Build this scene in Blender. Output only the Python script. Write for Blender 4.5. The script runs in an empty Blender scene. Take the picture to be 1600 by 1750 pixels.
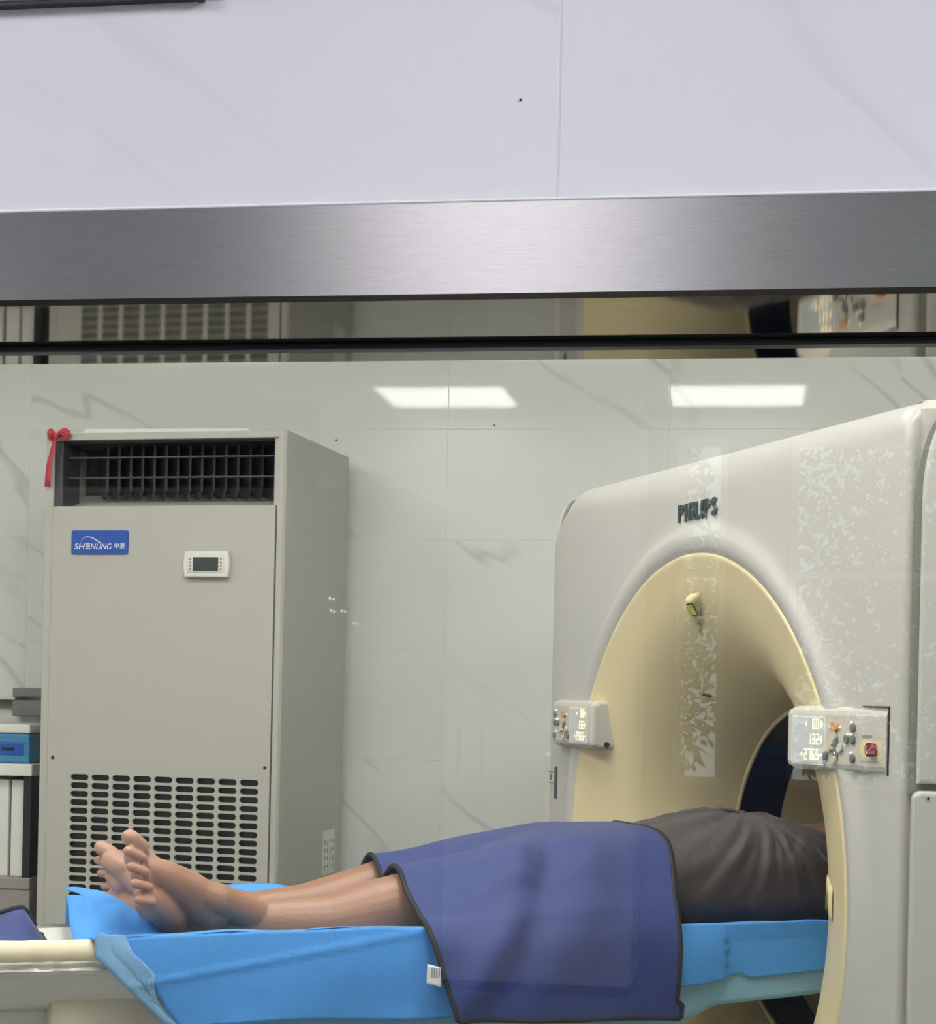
import bpy, bmesh, math, random
from math import sin, cos, pi, radians as R, sqrt
from mathutils import Vector, Matrix, noise

random.seed(7)
SC = bpy.context.scene
COL = SC.collection

# ------------------------------------------------------------------ camera
F_PX, HORIZON, ROLL, YAW, EYE = 3000.0, 1190.0, 0.022, math.atan(0.16), 1.35
cam_d = bpy.data.cameras.new('camera')
cam_d.sensor_fit = 'HORIZONTAL'
cam_d.sensor_width = 36.0
cam_d.lens = 36.0 * F_PX / 1600.0
cam_d.shift_y = (HORIZON - 875.0) / 1600.0
cam_d.clip_start = 0.02
cam = bpy.data.objects.new('camera', cam_d)
COL.objects.link(cam)
cam.matrix_world = (Matrix.Translation((0, 0, EYE)) @ Matrix.Rotation(YAW, 4, 'Z')
                    @ Matrix.Rotation(pi / 2, 4, 'X') @ Matrix.Rotation(ROLL, 4, 'Z'))
SC.camera = cam

# ------------------------------------------------------------------ world, exposure
SC.view_settings.view_transform = 'Standard'
SC.view_settings.look = 'None'
SC.view_settings.gamma = 1.0
SC.view_settings.use_curve_mapping = False
SC.view_settings.exposure = 0.0
SC.cycles.adaptive_threshold = 0.06
SC.cycles.max_bounces = 6
SC.cycles.diffuse_bounces = 3
SC.cycles.glossy_bounces = 3
SC.cycles.transparent_max_bounces = 8
SC.cycles.caustics_reflective = False
SC.cycles.caustics_refractive = False
W = bpy.data.worlds.new('daylight')
SC.world = W
W.use_nodes = True
bg = W.node_tree.nodes['Background']
bg.inputs['Color'].default_value = (0.80, 0.90, 1.0, 1)
bg.inputs['Strength'].default_value = 2.4
W.cycles.sampling_method = 'NONE'
SCAN_LAMP = 15.8      # emission of the scan room's ceiling panels
CTRL_LAMP = 35.5      # emission of the control room's ceiling panels

# ------------------------------------------------------------------ helpers
def lin(c):
    out = []
    for v in c:
        v = v / 255.0
        out.append(v / 12.92 if v <= 0.04045 else ((v + 0.055) / 1.055) ** 2.4)
    return (*out, 1.0)

def mat(name, rgb, rough=0.5, metal=0.0, bump=0.0, bscale=60.0, var=0.0, vscale=4.0, emit=None, estr=0.0,
        spec=0.5, coat=0.0, sheen=0.0, stretch=None, trans=0.0, sss=0.0):
    m = bpy.data.materials.new(name)
    m.use_nodes = True
    nt = m.node_tree
    p = nt.nodes['Principled BSDF']
    p.inputs['Base Color'].default_value = lin(rgb)
    p.inputs['Roughness'].default_value = rough
    p.inputs['Metallic'].default_value = metal
    p.inputs['Specular IOR Level'].default_value = spec
    p.inputs['Coat Weight'].default_value = coat
    p.inputs['Sheen Weight'].default_value = sheen
    if sss:
        p.inputs['Subsurface Weight'].default_value = sss
        p.inputs['Subsurface Radius'].default_value = (0.012, 0.005, 0.003)
    if emit:
        p.inputs['Emission Color'].default_value = lin(emit)
        p.inputs['Emission Strength'].default_value = estr
    tc = nt.nodes.new('ShaderNodeTexCoord')
    mp = nt.nodes.new('ShaderNodeMapping')
    nt.links.new(tc.outputs['Object'], mp.inputs['Vector'])
    if stretch:
        mp.inputs['Scale'].default_value = stretch
    n = nt.nodes.new('ShaderNodeTexNoise')
    n.inputs['Scale'].default_value = vscale
    n.inputs['Detail'].default_value = 5
    nt.links.new(mp.outputs['Vector'], n.inputs['Vector'])
    if var > 0:
        mx = nt.nodes.new('ShaderNodeMix')
        mx.data_type = 'RGBA'
        c = lin(rgb)
        mx.inputs['A'].default_value = (*[v * (1 - var) for v in c[:3]], 1)
        mx.inputs['B'].default_value = (*[min(1, v * (1 + var)) for v in c[:3]], 1)
        nt.links.new(n.outputs['Fac'], mx.inputs['Factor'])
        nt.links.new(mx.outputs['Result'], p.inputs['Base Color'])
    if bump > 0:
        n2 = nt.nodes.new('ShaderNodeTexNoise')
        n2.inputs['Scale'].default_value = bscale
        n2.inputs['Detail'].default_value = 3
        nt.links.new(mp.outputs['Vector'], n2.inputs['Vector'])
        b = nt.nodes.new('ShaderNodeBump')
        b.inputs['Strength'].default_value = bump
        b.inputs['Distance'].default_value = 0.004
        nt.links.new(n2.outputs['Fac'], b.inputs['Height'])
        nt.links.new(b.outputs['Normal'], p.inputs['Normal'])
    if trans > 0:
        out = nt.nodes['Material Output']
        tl = nt.nodes.new('ShaderNodeBsdfTranslucent')
        tl.inputs['Color'].default_value = lin(rgb)
        ms = nt.nodes.new('ShaderNodeMixShader')
        ms.inputs['Fac'].default_value = trans
        nt.links.new(p.outputs['BSDF'], ms.inputs[1])
        nt.links.new(tl.outputs['BSDF'], ms.inputs[2])
        nt.links.new(ms.outputs['Shader'], out.inputs['Surface'])
    return m

def marble(name, base, vein, rough, amount=0.5, vs=1.5, rot=-0.72, coat=0.0):
    """white glazed tile with faint diagonal grey veins, different on every tile"""
    m = bpy.data.materials.new(name)
    m.use_nodes = True
    nt = m.node_tree
    p = nt.nodes['Principled BSDF']
    p.inputs['Roughness'].default_value = rough
    p.inputs['Coat Weight'].default_value = coat
    geo = nt.nodes.new('ShaderNodeNewGeometry')
    oi = nt.nodes.new('ShaderNodeObjectInfo')
    mul = nt.nodes.new('ShaderNodeMath'); mul.operation = 'MULTIPLY'; mul.inputs[1].default_value = 7.3
    nt.links.new(oi.outputs['Random'], mul.inputs[0])
    add = nt.nodes.new('ShaderNodeVectorMath'); add.operation = 'ADD'
    nt.links.new(geo.outputs['Position'], add.inputs[0])
    nt.links.new(mul.outputs[0], add.inputs[1])
    mp = nt.nodes.new('ShaderNodeMapping'); mp.vector_type = 'TEXTURE'
    mp.inputs['Rotation'].default_value = (0, -rot, 0)
    mp.inputs['Scale'].default_value = (1.6, 1, 0.30)
    nt.links.new(add.outputs['Vector'], mp.inputs['Vector'])
    n = nt.nodes.new('ShaderNodeTexNoise')
    n.inputs['Scale'].default_value = vs; n.inputs['Detail'].default_value = 3; n.inputs['Roughness'].default_value = 0.45
    nt.links.new(mp.outputs['Vector'], n.inputs['Vector'])
    cr = nt.nodes.new('ShaderNodeValToRGB')
    e = cr.color_ramp.elements
    e[0].position = 0.487; e[0].color = (0, 0, 0, 1)
    e[1].position = 0.518; e[1].color = (0, 0, 0, 1)
    k = e.new(0.503); k.color = (1, 1, 1, 1)
    nt.links.new(n.outputs['Fac'], cr.inputs['Fac'])
    n2 = nt.nodes.new('ShaderNodeTexNoise'); n2.inputs['Scale'].default_value = 2.3
    nt.links.new(add.outputs['Vector'], n2.inputs['Vector'])
    mr = nt.nodes.new('ShaderNodeMapRange')
    mr.inputs['From Min'].default_value = 0.42; mr.inputs['From Max'].default_value = 0.62
    mr.inputs['To Max'].default_value = amount
    nt.links.new(n2.outputs['Fac'], mr.inputs['Value'])
    mm = nt.nodes.new('ShaderNodeMath'); mm.operation = 'MULTIPLY'
    nt.links.new(cr.outputs['Color'], mm.inputs[0]); nt.links.new(mr.outputs['Result'], mm.inputs[1])
    mx = nt.nodes.new('ShaderNodeMix'); mx.data_type = 'RGBA'
    mx.inputs['A'].default_value = lin(base); mx.inputs['B'].default_value = lin(vein)
    nt.links.new(mm.outputs[0], mx.inputs['Factor'])
    nt.links.new(mx.outputs['Result'], p.inputs['Base Color'])
    return m

def brushed(name, rgb, rough, aniso, bump=0.06):
    m = mat(name, rgb, rough, 1.0)
    nt = m.node_tree
    p = nt.nodes['Principled BSDF']
    p.inputs['Anisotropic'].default_value = aniso
    tg = nt.nodes.new('ShaderNodeTangent'); tg.direction_type = 'RADIAL'; tg.axis = 'Z'
    nt.links.new(tg.outputs['Tangent'], p.inputs['Tangent'])
    p.inputs['Anisotropic Rotation'].default_value = 0.25
    tc = nt.nodes.new('ShaderNodeTexCoord'); mp = nt.nodes.new('ShaderNodeMapping')
    mp.inputs['Scale'].default_value = (60, 60, 2600)
    nt.links.new(tc.outputs['Object'], mp.inputs['Vector'])
    n = nt.nodes.new('ShaderNodeTexNoise'); n.inputs['Scale'].default_value = 1.0; n.inputs['Detail'].default_value = 4
    nt.links.new(mp.outputs['Vector'], n.inputs['Vector'])
    b = nt.nodes.new('ShaderNodeBump'); b.inputs['Strength'].default_value = bump; b.inputs['Distance'].default_value = 0.0006
    nt.links.new(n.outputs['Fac'], b.inputs['Height'])
    nt.links.new(b.outputs['Normal'], p.inputs['Normal'])
    mr = nt.nodes.new('ShaderNodeMapRange')
    mr.inputs['To Min'].default_value = rough * 0.8; mr.inputs['To Max'].default_value = rough * 1.25
    nt.links.new(n.outputs['Fac'], mr.inputs['Value'])
    nt.links.new(mr.outputs['Result'], p.inputs['Roughness'])
    mx = nt.nodes.new('ShaderNodeMix'); mx.data_type = 'RGBA'
    c = lin(rgb)
    mx.inputs['A'].default_value = (*[v * .80 for v in c[:3]], 1); mx.inputs['B'].default_value = (*[min(1, v * 1.2) for v in c[:3]], 1)
    nt.links.new(n.outputs['Fac'], mx.inputs['Factor']); nt.links.new(mx.outputs['Result'], p.inputs['Base Color'])
    return m

def glass_mat(name, tint, ior=1.5):
    m = bpy.data.materials.new(name)
    m.use_nodes = True
    nt = m.node_tree
    nt.nodes.remove(nt.nodes['Principled BSDF'])
    out = nt.nodes['Material Output']
    t = nt.nodes.new('ShaderNodeBsdfTransparent'); t.inputs['Color'].default_value = (*tint, 1)
    g = nt.nodes.new('ShaderNodeBsdfGlossy'); g.inputs['Roughness'].default_value = 0.0
    f = nt.nodes.new('ShaderNodeFresnel'); f.inputs['IOR'].default_value = ior
    mx = nt.nodes.new('ShaderNodeMixShader')
    nt.links.new(f.outputs['Fac'], mx.inputs['Fac'])
    nt.links.new(t.outputs['BSDF'], mx.inputs[1]); nt.links.new(g.outputs['BSDF'], mx.inputs[2])
    nt.links.new(mx.outputs['Shader'], out.inputs['Surface'])
    return m

def link(name, me, m, parent=None, smooth=False):
    o = bpy.data.objects.new(name, me)
    COL.objects.link(o)
    if m is not None and len(me.materials) == 0:
        me.materials.append(m)
    if smooth:
        me.polygons.foreach_set('use_smooth', [True] * len(me.polygons))
        me.update()
    if parent is not None:
        o.parent = parent
    return o

def mesh(name, V, Fc):
    me = bpy.data.meshes.new(name)
    me.from_pydata([tuple(v) for v in V], [], Fc)
    bm = bmesh.new(); bm.from_mesh(me)
    bmesh.ops.recalc_face_normals(bm, faces=bm.faces)
    bm.to_mesh(me); bm.free()
    return me

def obj(name, V, Fc, m, parent=None, smooth=False):
    return link(name, mesh(name, V, Fc), m, parent, smooth)

def tag(o, label, cat, group=None):
    o['label'] = label; o['category'] = cat
    if group: o['group'] = group
    return o

def struct(o):
    o['kind'] = 'structure'
    return o

def empty(name, loc, rz=0.0):
    e = bpy.data.objects.new(name, None)
    e.empty_display_size = 0.1
    e.location = loc; e.rotation_euler = (0, 0, rz)
    COL.objects.link(e)
    return e

def box_bm(bm, x0, x1, y0, y1, z0, z1, bev=0.0, seg=2):
    r = bmesh.ops.create_cube(bm, size=1.0)
    vs = r['verts']
    bmesh.ops.scale(bm, vec=(x1 - x0, y1 - y0, z1 - z0), verts=vs)
    bmesh.ops.translate(bm, vec=((x0 + x1) / 2, (y0 + y1) / 2, (z0 + z1) / 2), verts=vs)
    if bev > 0:
        es = list({e for v in vs for e in v.link_edges})
        bmesh.ops.bevel(bm, geom=es, offset=bev, segments=seg, profile=0.5, affect='EDGES')

def boxes(name, lst, m, parent=None, bev=0.0, seg=2, smooth=False):
    bm = bmesh.new()
    for b in lst:
        box_bm(bm, *b, bev=bev, seg=seg)
    me = bpy.data.meshes.new(name)
    bm.to_mesh(me); bm.free()
    return link(name, me, m, parent, smooth)

def box(name, x0, x1, y0, y1, z0, z1, m, parent=None, bev=0.0, seg=2, smooth=False):
    return boxes(name, [(x0, x1, y0, y1, z0, z1)], m, parent, bev, seg, smooth)

def prism(name, poly, mapf, d0, d1, m, parent=None, bev=0.0, smooth=False):
    """2-d outline poly extruded from d0 to d1; mapf(u, v, d) -> point"""
    n = len(poly)
    V = [mapf(u, v, d0) for u, v in poly] + [mapf(u, v, d1) for u, v in poly]
    Fc = [tuple(range(n)), tuple(range(2 * n - 1, n - 1, -1))]
    for i in range(n):
        j = (i + 1) % n
        Fc.append((i, j, n + j, n + i))
    o = obj(name, V, Fc, m, parent, smooth)
    if bev > 0:
        bm = bmesh.new(); bm.from_mesh(o.data)
        es = [e for e in bm.edges if len(e.link_faces) == 2 and any(len(f.verts) == n for f in e.link_faces)]
        bmesh.ops.bevel(bm, geom=es, offset=bev, segments=3, profile=0.5, affect='EDGES')
        bm.to_mesh(o.data); bm.free()
        if smooth:
            o.data.polygons.foreach_set('use_smooth', [True] * len(o.data.polygons))
    return o

def rrect(x0, x1, y0, y1, r, n=6):
    if not isinstance(r, (list, tuple)): r = (r,) * 4     # bl, br, tr, tl
    pts = []
    for cx, cy, a0, rr in ((x0, y0, pi, r[0]), (x1, y0, 1.5 * pi, r[1]), (x1, y1, 0, r[2]), (x0, y1, .5 * pi, r[3])):
        ox = cx + rr if cx == x0 else cx - rr
        oy = cy + rr if cy == y0 else cy - rr
        if rr < 1e-6:
            pts.append((cx, cy)); continue
        for i in range(n + 1):
            a = a0 + .5 * pi * i / n
            pts.append((ox + rr * cos(a), oy + rr * sin(a)))
    return pts

def grid(name, nu, nv, fn, m, parent=None, smooth=True, thick=0.0, uv=True):
    V = [fn(i / nu, j / nv) for i in range(nu + 1) for j in range(nv + 1)]
    Fc = []
    for i in range(nu):
        for j in range(nv):
            a = i * (nv + 1) + j
            Fc.append((a, a + 1, a + nv + 2, a + nv + 1))
    o = obj(name, V, Fc, m, parent, smooth)
    if thick:
        md = o.modifiers.new('thickness', 'SOLIDIFY'); md.thickness = thick; md.offset = 0
    return o

def lathe(name, prof, zc, m, parent=None, n=96, smooth=True):
    """revolve (r, a) about the bore axis (local x) at height zc"""
    V = []; Fc = []
    k = len(prof)
    for i in range(n):
        th = 2 * pi * i / n
        for r, a in prof:
            V.append((a, r * cos(th), zc + r * sin(th)))
    for i in range(n):
        j = (i + 1) % n
        for q in range(k - 1):
            Fc.append((i * k + q, i * k + q + 1, j * k + q + 1, j * k + q))
    return obj(name, V, Fc, m, parent, smooth)

def tube(name, pts, r, m, parent=None, n=8, smooth=True, flat=None):
    V, Fc = tube_data(pts, r, n, flat)
    return obj(name, V, Fc, m, parent, smooth)

def tube_data(pts, r, n=8, flat=None):
    pts = [Vector(p) for p in pts]
    rr = r if isinstance(r, (list, tuple)) else [r] * len(pts)
    V = []; Fc = []
    up = Vector((0.13, 0.21, 0.97)).normalized()
    prev = None
    for i, p in enumerate(pts):
        d = (pts[min(i + 1, len(pts) - 1)] - pts[max(i - 1, 0)]).normalized()
        s = d.cross(up) if prev is None else prev - d * prev.dot(d)
        if s.length < 1e-5: s = d.cross(Vector((1, 0, 0)))
        s.normalize(); prev = s
        t = d.cross(s)
        for k in range(n):
            a = 2 * pi * k / n
            V.append(p + rr[i] * (cos(a) * s + (flat or 1.0) * sin(a) * t))
    for i in range(len(pts) - 1):
        for k in range(n):
            j = (k + 1) % n
            Fc.append((i * n + k, i * n + j, (i + 1) * n + j, (i + 1) * n + k))
    Fc.append(tuple(range(n - 1, -1, -1)))
    Fc.append(tuple((len(pts) - 1) * n + k for k in range(n)))
    return V, Fc

def text_obj(name, s, size, m, parent, M, extrude=0.0005, offset=0.0, sx=1.0, width=None, shear=0.0, centre=False):
    cu = bpy.data.curves.new('lettering', 'FONT')
    cu.body = s; cu.size = size; cu.extrude = extrude; cu.offset = offset; cu.shear = shear
    cu.resolution_u = 4
    t = bpy.data.objects.new('lettering', cu)
    COL.objects.link(t)
    bpy.context.view_layer.update()
    dg = bpy.context.evaluated_depsgraph_get()
    me = bpy.data.meshes.new_from_object(t.evaluated_get(dg))
    bpy.data.objects.remove(t); bpy.data.curves.remove(cu)
    xs = [v.co.x for v in me.vertices]
    if xs:
        w = max(xs) - min(xs)
        k = (width / w) if width else sx
        x0 = min(xs)
        for v in me.vertices: v.co.x = (v.co.x - x0 - (w / 2 if centre else 0)) * k
    me.transform(M)
    me.materials.clear()
    return link(name, me, m, parent)

def seg_digits(s, h, w, gap, seg):
    """seven segment characters as flat quads; returns 2-d quads"""
    on = {'0': 'abcdef', '1': 'bc', '2': 'abged', '3': 'abgcd', '4': 'fgbc', '5': 'afgcd', '6': 'afgedc', '7': 'abc', '8': 'abcdefg', '9': 'abfgcd'}
    q = []; x = 0
    for ch in s:
        if ch == '.':
            q.append((x - gap * .75, 0, seg, seg)); continue
        if ch == '+':
            q += [(x + w * .2, h * .45, w * .6, seg), (x + w * .5 - seg / 2, h * .3, seg, h * .38)]; x += w + gap; continue
        if ch == ' ':
            x += w + gap; continue
        S = dict(a=(0, h - seg, w, seg), d=(0, 0, w, seg), g=(0, h / 2 - seg / 2, w, seg),
                 f=(0, h / 2, seg, h / 2), e=(0, 0, seg, h / 2), b=(w - seg, h / 2, seg, h / 2), c=(w - seg, 0, seg, h / 2))
        for k in on[ch]:
            a, b, c, d = S[k]
            q.append((x + a, b, c, d))
        x += w + gap
    return q, x - gap

# ------------------------------------------------------------------ materials
m_tile_near = marble('glazed_tile_white', (226, 226, 231), (196, 196, 203), 0.28, 0.5, 1.5)
m_tile_far = marble('glazed_tile_marble', (236, 237, 232), (190, 193, 193), 0.035, 0.6, 1.0)
m_grout = mat('pale_grout', (236, 236, 232), 0.8)
m_paint = mat('wall_paint', (222, 222, 218), 0.7, bump=0.05, bscale=200)
m_ceiling = mat('ceiling_paint', (232, 232, 230), 0.8, bump=0.05, bscale=120)
m_floor = mat('vinyl_floor', (150, 152, 150), 0.35, var=0.08, vscale=30)
m_steel = brushed('brushed_steel', (212, 208, 208), 0.33, 0.85, 0.03)
m_steel_in = brushed('polished_steel', (136, 130, 120), 0.035, 0.0, 0.006)
m_gasket = mat('black_rubber', (22, 24, 26), 0.35)
m_caulk = mat('white_sealant', (245, 245, 247), 0.5)
m_glass = glass_mat('lead_glass', (0.975, 0.98, 0.965))
m_pane = glass_mat('window_glass', (0.95, 0.97, 0.96))
m_white = mat('white_plastic', (232, 231, 224), 0.35)
m_dark = mat('dark_plastic', (30, 31, 33), 0.5)
m_alu = mat('grey_aluminium', (118, 121, 128), 0.35, 0.6, bump=0.03)
m_ac = mat('powder_coated_steel', (189, 188, 179), 0.42, bump=0.06, bscale=350, var=0.02, vscale=3)
m_ac_in = mat('dark_duct_metal', (52, 55, 58), 0.5, 0.2)
m_ac_blade = mat('louver_plastic', (36, 39, 46), 0.45)
m_ac_bar = mat('louver_bar_metal', (76, 78, 83), 0.4, 0.4)
m_filter = mat('filter_mesh', (46, 50, 48), 0.85, bump=0.6, bscale=900)
m_badge = mat('blue_enamel', (28, 84, 178), 0.3)
m_print = mat('white_print', (240, 242, 245), 0.5)
m_lcd = mat('lcd_glass', (62, 72, 70), 0.15)
m_key = mat('grey_keys', (150, 150, 146), 0.5)
m_red = mat('red_ribbon', (205, 48, 66), 0.45, sheen=0.4, var=0.12, vscale=40)
m_gantry = mat('gantry_enamel', (193, 191, 184), 0.33, bump=0.04, bscale=500)
m_cream = mat('cream_polycarbonate', (226, 210, 166), 0.30, bump=0.02, bscale=300)
m_mylar = mat('mylar_window', (20, 32, 58), 0.12)
m_groove = mat('shadow_gap_rubber', (70, 70, 68), 0.7)
m_gap = mat('grey_gap_seal', (132, 132, 126), 0.6)
m_logo = mat('slate_lettering', (62, 72, 76), 0.4)
m_panel = mat('panel_plastic', (200, 196, 186), 0.4, bump=0.05, bscale=500)
m_screen = mat('backlit_display', (196, 200, 198), 0.25, emit=(190, 200, 200), estr=0.10)
m_digit = mat('glowing_digits', (255, 240, 200), 0.4, emit=(255, 232, 176), estr=1.15)
m_led = mat('indicator_led', (255, 250, 230), 0.4, emit=(255, 246, 226), estr=1.6)
m_btn_orange = mat('orange_rubber_key', (206, 158, 110), 0.45)
m_btn_cream = mat('cream_rubber_key', (206, 196, 168), 0.45)
m_btn_grey = mat('grey_rubber_key', (112, 116, 112), 0.45)
m_btn_dark = mat('dark_key_pad', (104, 112, 112), 0.5)
m_stop = mat('red_stop_button', (132, 22, 40), 0.2)
m_yellow = mat('yellow_label', (206, 198, 72), 0.5)
m_black = mat('black_print', (18, 18, 18), 0.6)
m_pad = mat('cream_foam_pad', (238, 226, 194), 0.6, bump=0.25, bscale=40, var=0.06, vscale=25)
m_film = mat('clear_film_cover', (224, 222, 212), 0.12, bump=0.3, bscale=18, coat=0.6)
m_shell = mat('couch_shell', (214, 213, 206), 0.28)
m_shell2 = mat('couch_carriage', (200, 194, 176), 0.4)
m_sheet = mat('blue_nonwoven', (84, 164, 244), 0.75, bump=0.25, bscale=500, var=0.13, vscale=18, trans=0.15)
m_sheet3 = mat('thin_blue_nonwoven', (150, 200, 240), 0.75, bump=0.25, bscale=500, var=0.10, vscale=18, trans=0.3)
m_sheet2 = mat('pale_blue_nonwoven', (158, 206, 232), 0.75, bump=0.25, bscale=500, var=0.08, vscale=16, trans=0.35)
m_apron = mat('blue_lead_vinyl', (39, 57, 120), 0.62, bump=0.35, bscale=700, var=0.05, vscale=30, sheen=0.15, stretch=(1, 1, 0.3))
m_trim = mat('black_binding_tape', (32, 33, 35), 0.7, bump=0.3, bscale=600)
m_skin = mat('brown_skin', (158, 118, 96), 0.42, bump=0.18, bscale=240, var=0.10, vscale=14)
nt = m_skin.node_tree
_tc = nt.nodes.new('ShaderNodeTexCoord'); _sx = nt.nodes.new('ShaderNodeSeparateXYZ')
nt.links.new(_tc.outputs['Object'], _sx.inputs[0])
_mr = nt.nodes.new('ShaderNodeMapRange'); _mr.inputs['From Min'].default_value = .86; _mr.inputs['From Max'].default_value = .95
nt.links.new(_sx.outputs['X'], _mr.inputs['Value'])
_mx = nt.nodes.new('ShaderNodeMix'); _mx.data_type = 'RGBA'; _mx.inputs['B'].default_value = lin((190, 148, 132))
_old = nt.nodes['Principled BSDF'].inputs['Base Color'].links[0].from_socket
nt.links.new(_old, _mx.inputs['A']); nt.links.new(_mr.outputs['Result'], _mx.inputs['Factor'])
nt.links.new(_mx.outputs['Result'], nt.nodes['Principled BSDF'].inputs['Base Color'])
m_shorts = mat('dark_shorts_cloth', (62, 52, 54), 0.6, bump=0.3, bscale=500, var=0.14, vscale=12, sheen=0.25)
m_hair = mat('black_hair', (20, 18, 18), 0.6, bump=0.8, bscale=300)
m_bluebox = mat('blue_plastic_box', (66, 138, 184), 0.4)
m_grey = mat('grey_plastic', (140, 138, 134), 0.5)
m_pinkgrey = mat('grey_laminate', (158, 150, 146), 0.5)
m_lampface_s = mat('scan_lamp_diffuser', (255, 255, 250), 0.5, emit=(252, 251, 248), estr=SCAN_LAMP)
m_lampface_c = mat('control_lamp_diffuser', (255, 255, 255), 0.5, emit=(250, 249, 255), estr=CTRL_LAMP)

m_lampface_w = mat('dim_lamp_diffuser', (255, 255, 255), 0.5, emit=(250, 249, 255), estr=CTRL_LAMP * .13)  # dim face of the lamp added for the steel's bright band

for _m in (m_screen, m_digit, m_led): _m.cycles.emission_sampling = 'NONE'

# ------------------------------------------------------------------ room shell
XL, XR = -3.0, 2.6
YN, YW, YB, YR = 1.086, 1.275, 4.75, -6.0        # near wall face, its inner face, scan room back wall, control room rear wall
ZC = 2.72; ZCC = 2.75
WX0, WX1, WZ0, WZ1 = -1.25, 0.85, 0.80, 1.598    # observation window opening

struct(box('floor', XL - .2, XR + .2, YR - .2, YB + .2, -0.06, 0.0, m_floor))
struct(box('ceiling_scan', XL, XR, YW, YB, ZC, ZC + .1, m_ceiling)).name = 'ceiling'
struct(box('ceiling_control', XL, XR, YR, YN, ZCC, ZCC + .1, mat('grey_ceiling_tile', (178, 180, 186), 0.8, bump=0.1, bscale=90))).name = 'ceiling.001'
struct(box('wall_left', XL - .12, XL, YW - .1, YB + .1, 0, 3.1, m_paint))
struct(box('wall_left', XL - .12, XL, YR, YW - .1, 0, 3.1, mat('slate_grey_paint', (158, 158, 162), 0.7)))
struct(box('wall_right', XR, XR + .12, YR, YB + .1, 0, 3.1, m_paint))

# partition wall with the window opening, faced with tiles on the control room side
wf = struct(boxes('wall_front', [(XL, WX0, YN + .0008, YW, 0, 3.0), (WX1, XR, YN + .0008, YW, 0, 3.0),
                                 (WX0, WX1, YN + .0008, YW, 0, WZ0), (WX0, WX1, YN + .0008, YW, WZ1 + .004, 3.0)], m_grout))
JX, TW = -0.1245, 0.80
TZ0 = 1.659
def near_tile(x0, x1, z0, z1):
    if x1 - x0 < .02 or z1 - z0 < .02: return
    box('tile', x0 + .0006, x1 - .0006, YN, YN + .0119, z0 + .0006, z1 - .0006, m_tile_near, wf, bev=0.0006, seg=1)
xs = [JX + TW * k for k in range(-4, 5)]
for i in range(len(xs) - 1):
    x0, x1 = max(xs[i], XL), min(xs[i + 1], XR)
    near_tile(x0, x1, TZ0, 2.32); near_tile(x0, x1, 2.32, 3.0)
for (x0, x1) in ((XL, XL + .8), (XL + .8, WX0 - .061), (WX1 + .061, WX1 + .861), (WX1 + .861, XR)):
    for (z0, z1) in ((0, .8), (.8, TZ0)):
        near_tile(x0, x1, z0, z1)
for k in range(3):
    w = (WX1 - WX0 + .122) / 3
    near_tile(WX0 - .061 + w * k, WX0 - .061 + w * (k + 1), 0, WZ0 - .061)
tube('tile_chip', [(-.149, YN - .0004, 1.7222), (-.1487, YN - .0006, 1.7236)], .0006, m_dark, wf, n=6)

# scan room back wall: marble tiles 600 x 300
wb = struct(box('wall_back', XL, XR, YB + .0008, YB + .12, 0, 2.9, m_grout))
tile_me = None
x_lines = [-0.832 + .605 * k for k in range(-4, 6)]
z_lines = [1.171 + .3035 * k for k in range(-4, 6)]
for i in range(len(x_lines)):
    for j in range(len(z_lines)):
        x0, z0 = x_lines[i], z_lines[j]
        x1, z1 = x0 + .605, z0 + .3035
        if x1 > XR + .3 or z0 > 2.8: continue
        if tile_me is None:
            bm = bmesh.new()
            box_bm(bm, -.3025 + .0007, .3025 - .0007, 0, .0119, -.15175 + .0007, .15175 - .0007, 0.0008, 1)
            tile_me = bpy.data.meshes.new('tile'); bm.to_mesh(tile_me); bm.free()
            tile_me.materials.append(m_tile_far)
        o = link('tile', tile_me, None, wb)
        o.location = ((x0 + x1) / 2, YB, (z0 + z1) / 2)

for (x, z) in ((-1.1457, 2.053), (-.7036, 2.0925)):
    tube('drill_hole', [(x, YB - .0006, z - .002), (x, YB - .0006, z + .002)], .0022, m_dark, wb, n=6)

# control room rear wall with daylight windows (seen mirrored in the glass)
RW = [(-0.36, -0.12, 0.95, 2.62), (0.18, 1.10, 0.95, 2.62), (1.30, 2.30, .95, 2.62)]
parts = []
lx = XL
for (a, b, c, d) in RW:
    parts.append((lx, a, YR - .2, YR, 0, 3.0)); lx = b
    parts += [(a, b, YR - .2, YR, 0, c), (a, b, YR - .2, YR, d, 3.0)]
parts.append((lx, XR, YR - .2, YR, 0, 3.0))
m_rear = mat('grey_blue_paint', (128, 134, 146), 0.7)
struct(boxes('wall_rear', parts, m_rear))
for k, (a, b, c, d) in enumerate(RW):
    w = struct(empty('window_%d' % (k + 2), ((a + b) / 2, YR - .1, c)))
    hw = (b - a) / 2; h = d - c
    boxes('window_frame', [(-hw, -hw + .035, -.03, .03, 0, h), (hw - .035, hw, -.03, .03, 0, h),
                           (-hw, hw, -.03, .03, 0, .035), (-hw, hw, -.03, .03, h - .035, h), (-hw, hw, -.03, .03, h * .6, h * .6 + .03)], m_white, w)
    box('pane', -hw + .03, hw - .03, -.003, .003, .03, h - .03, m_pane, w)

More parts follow.
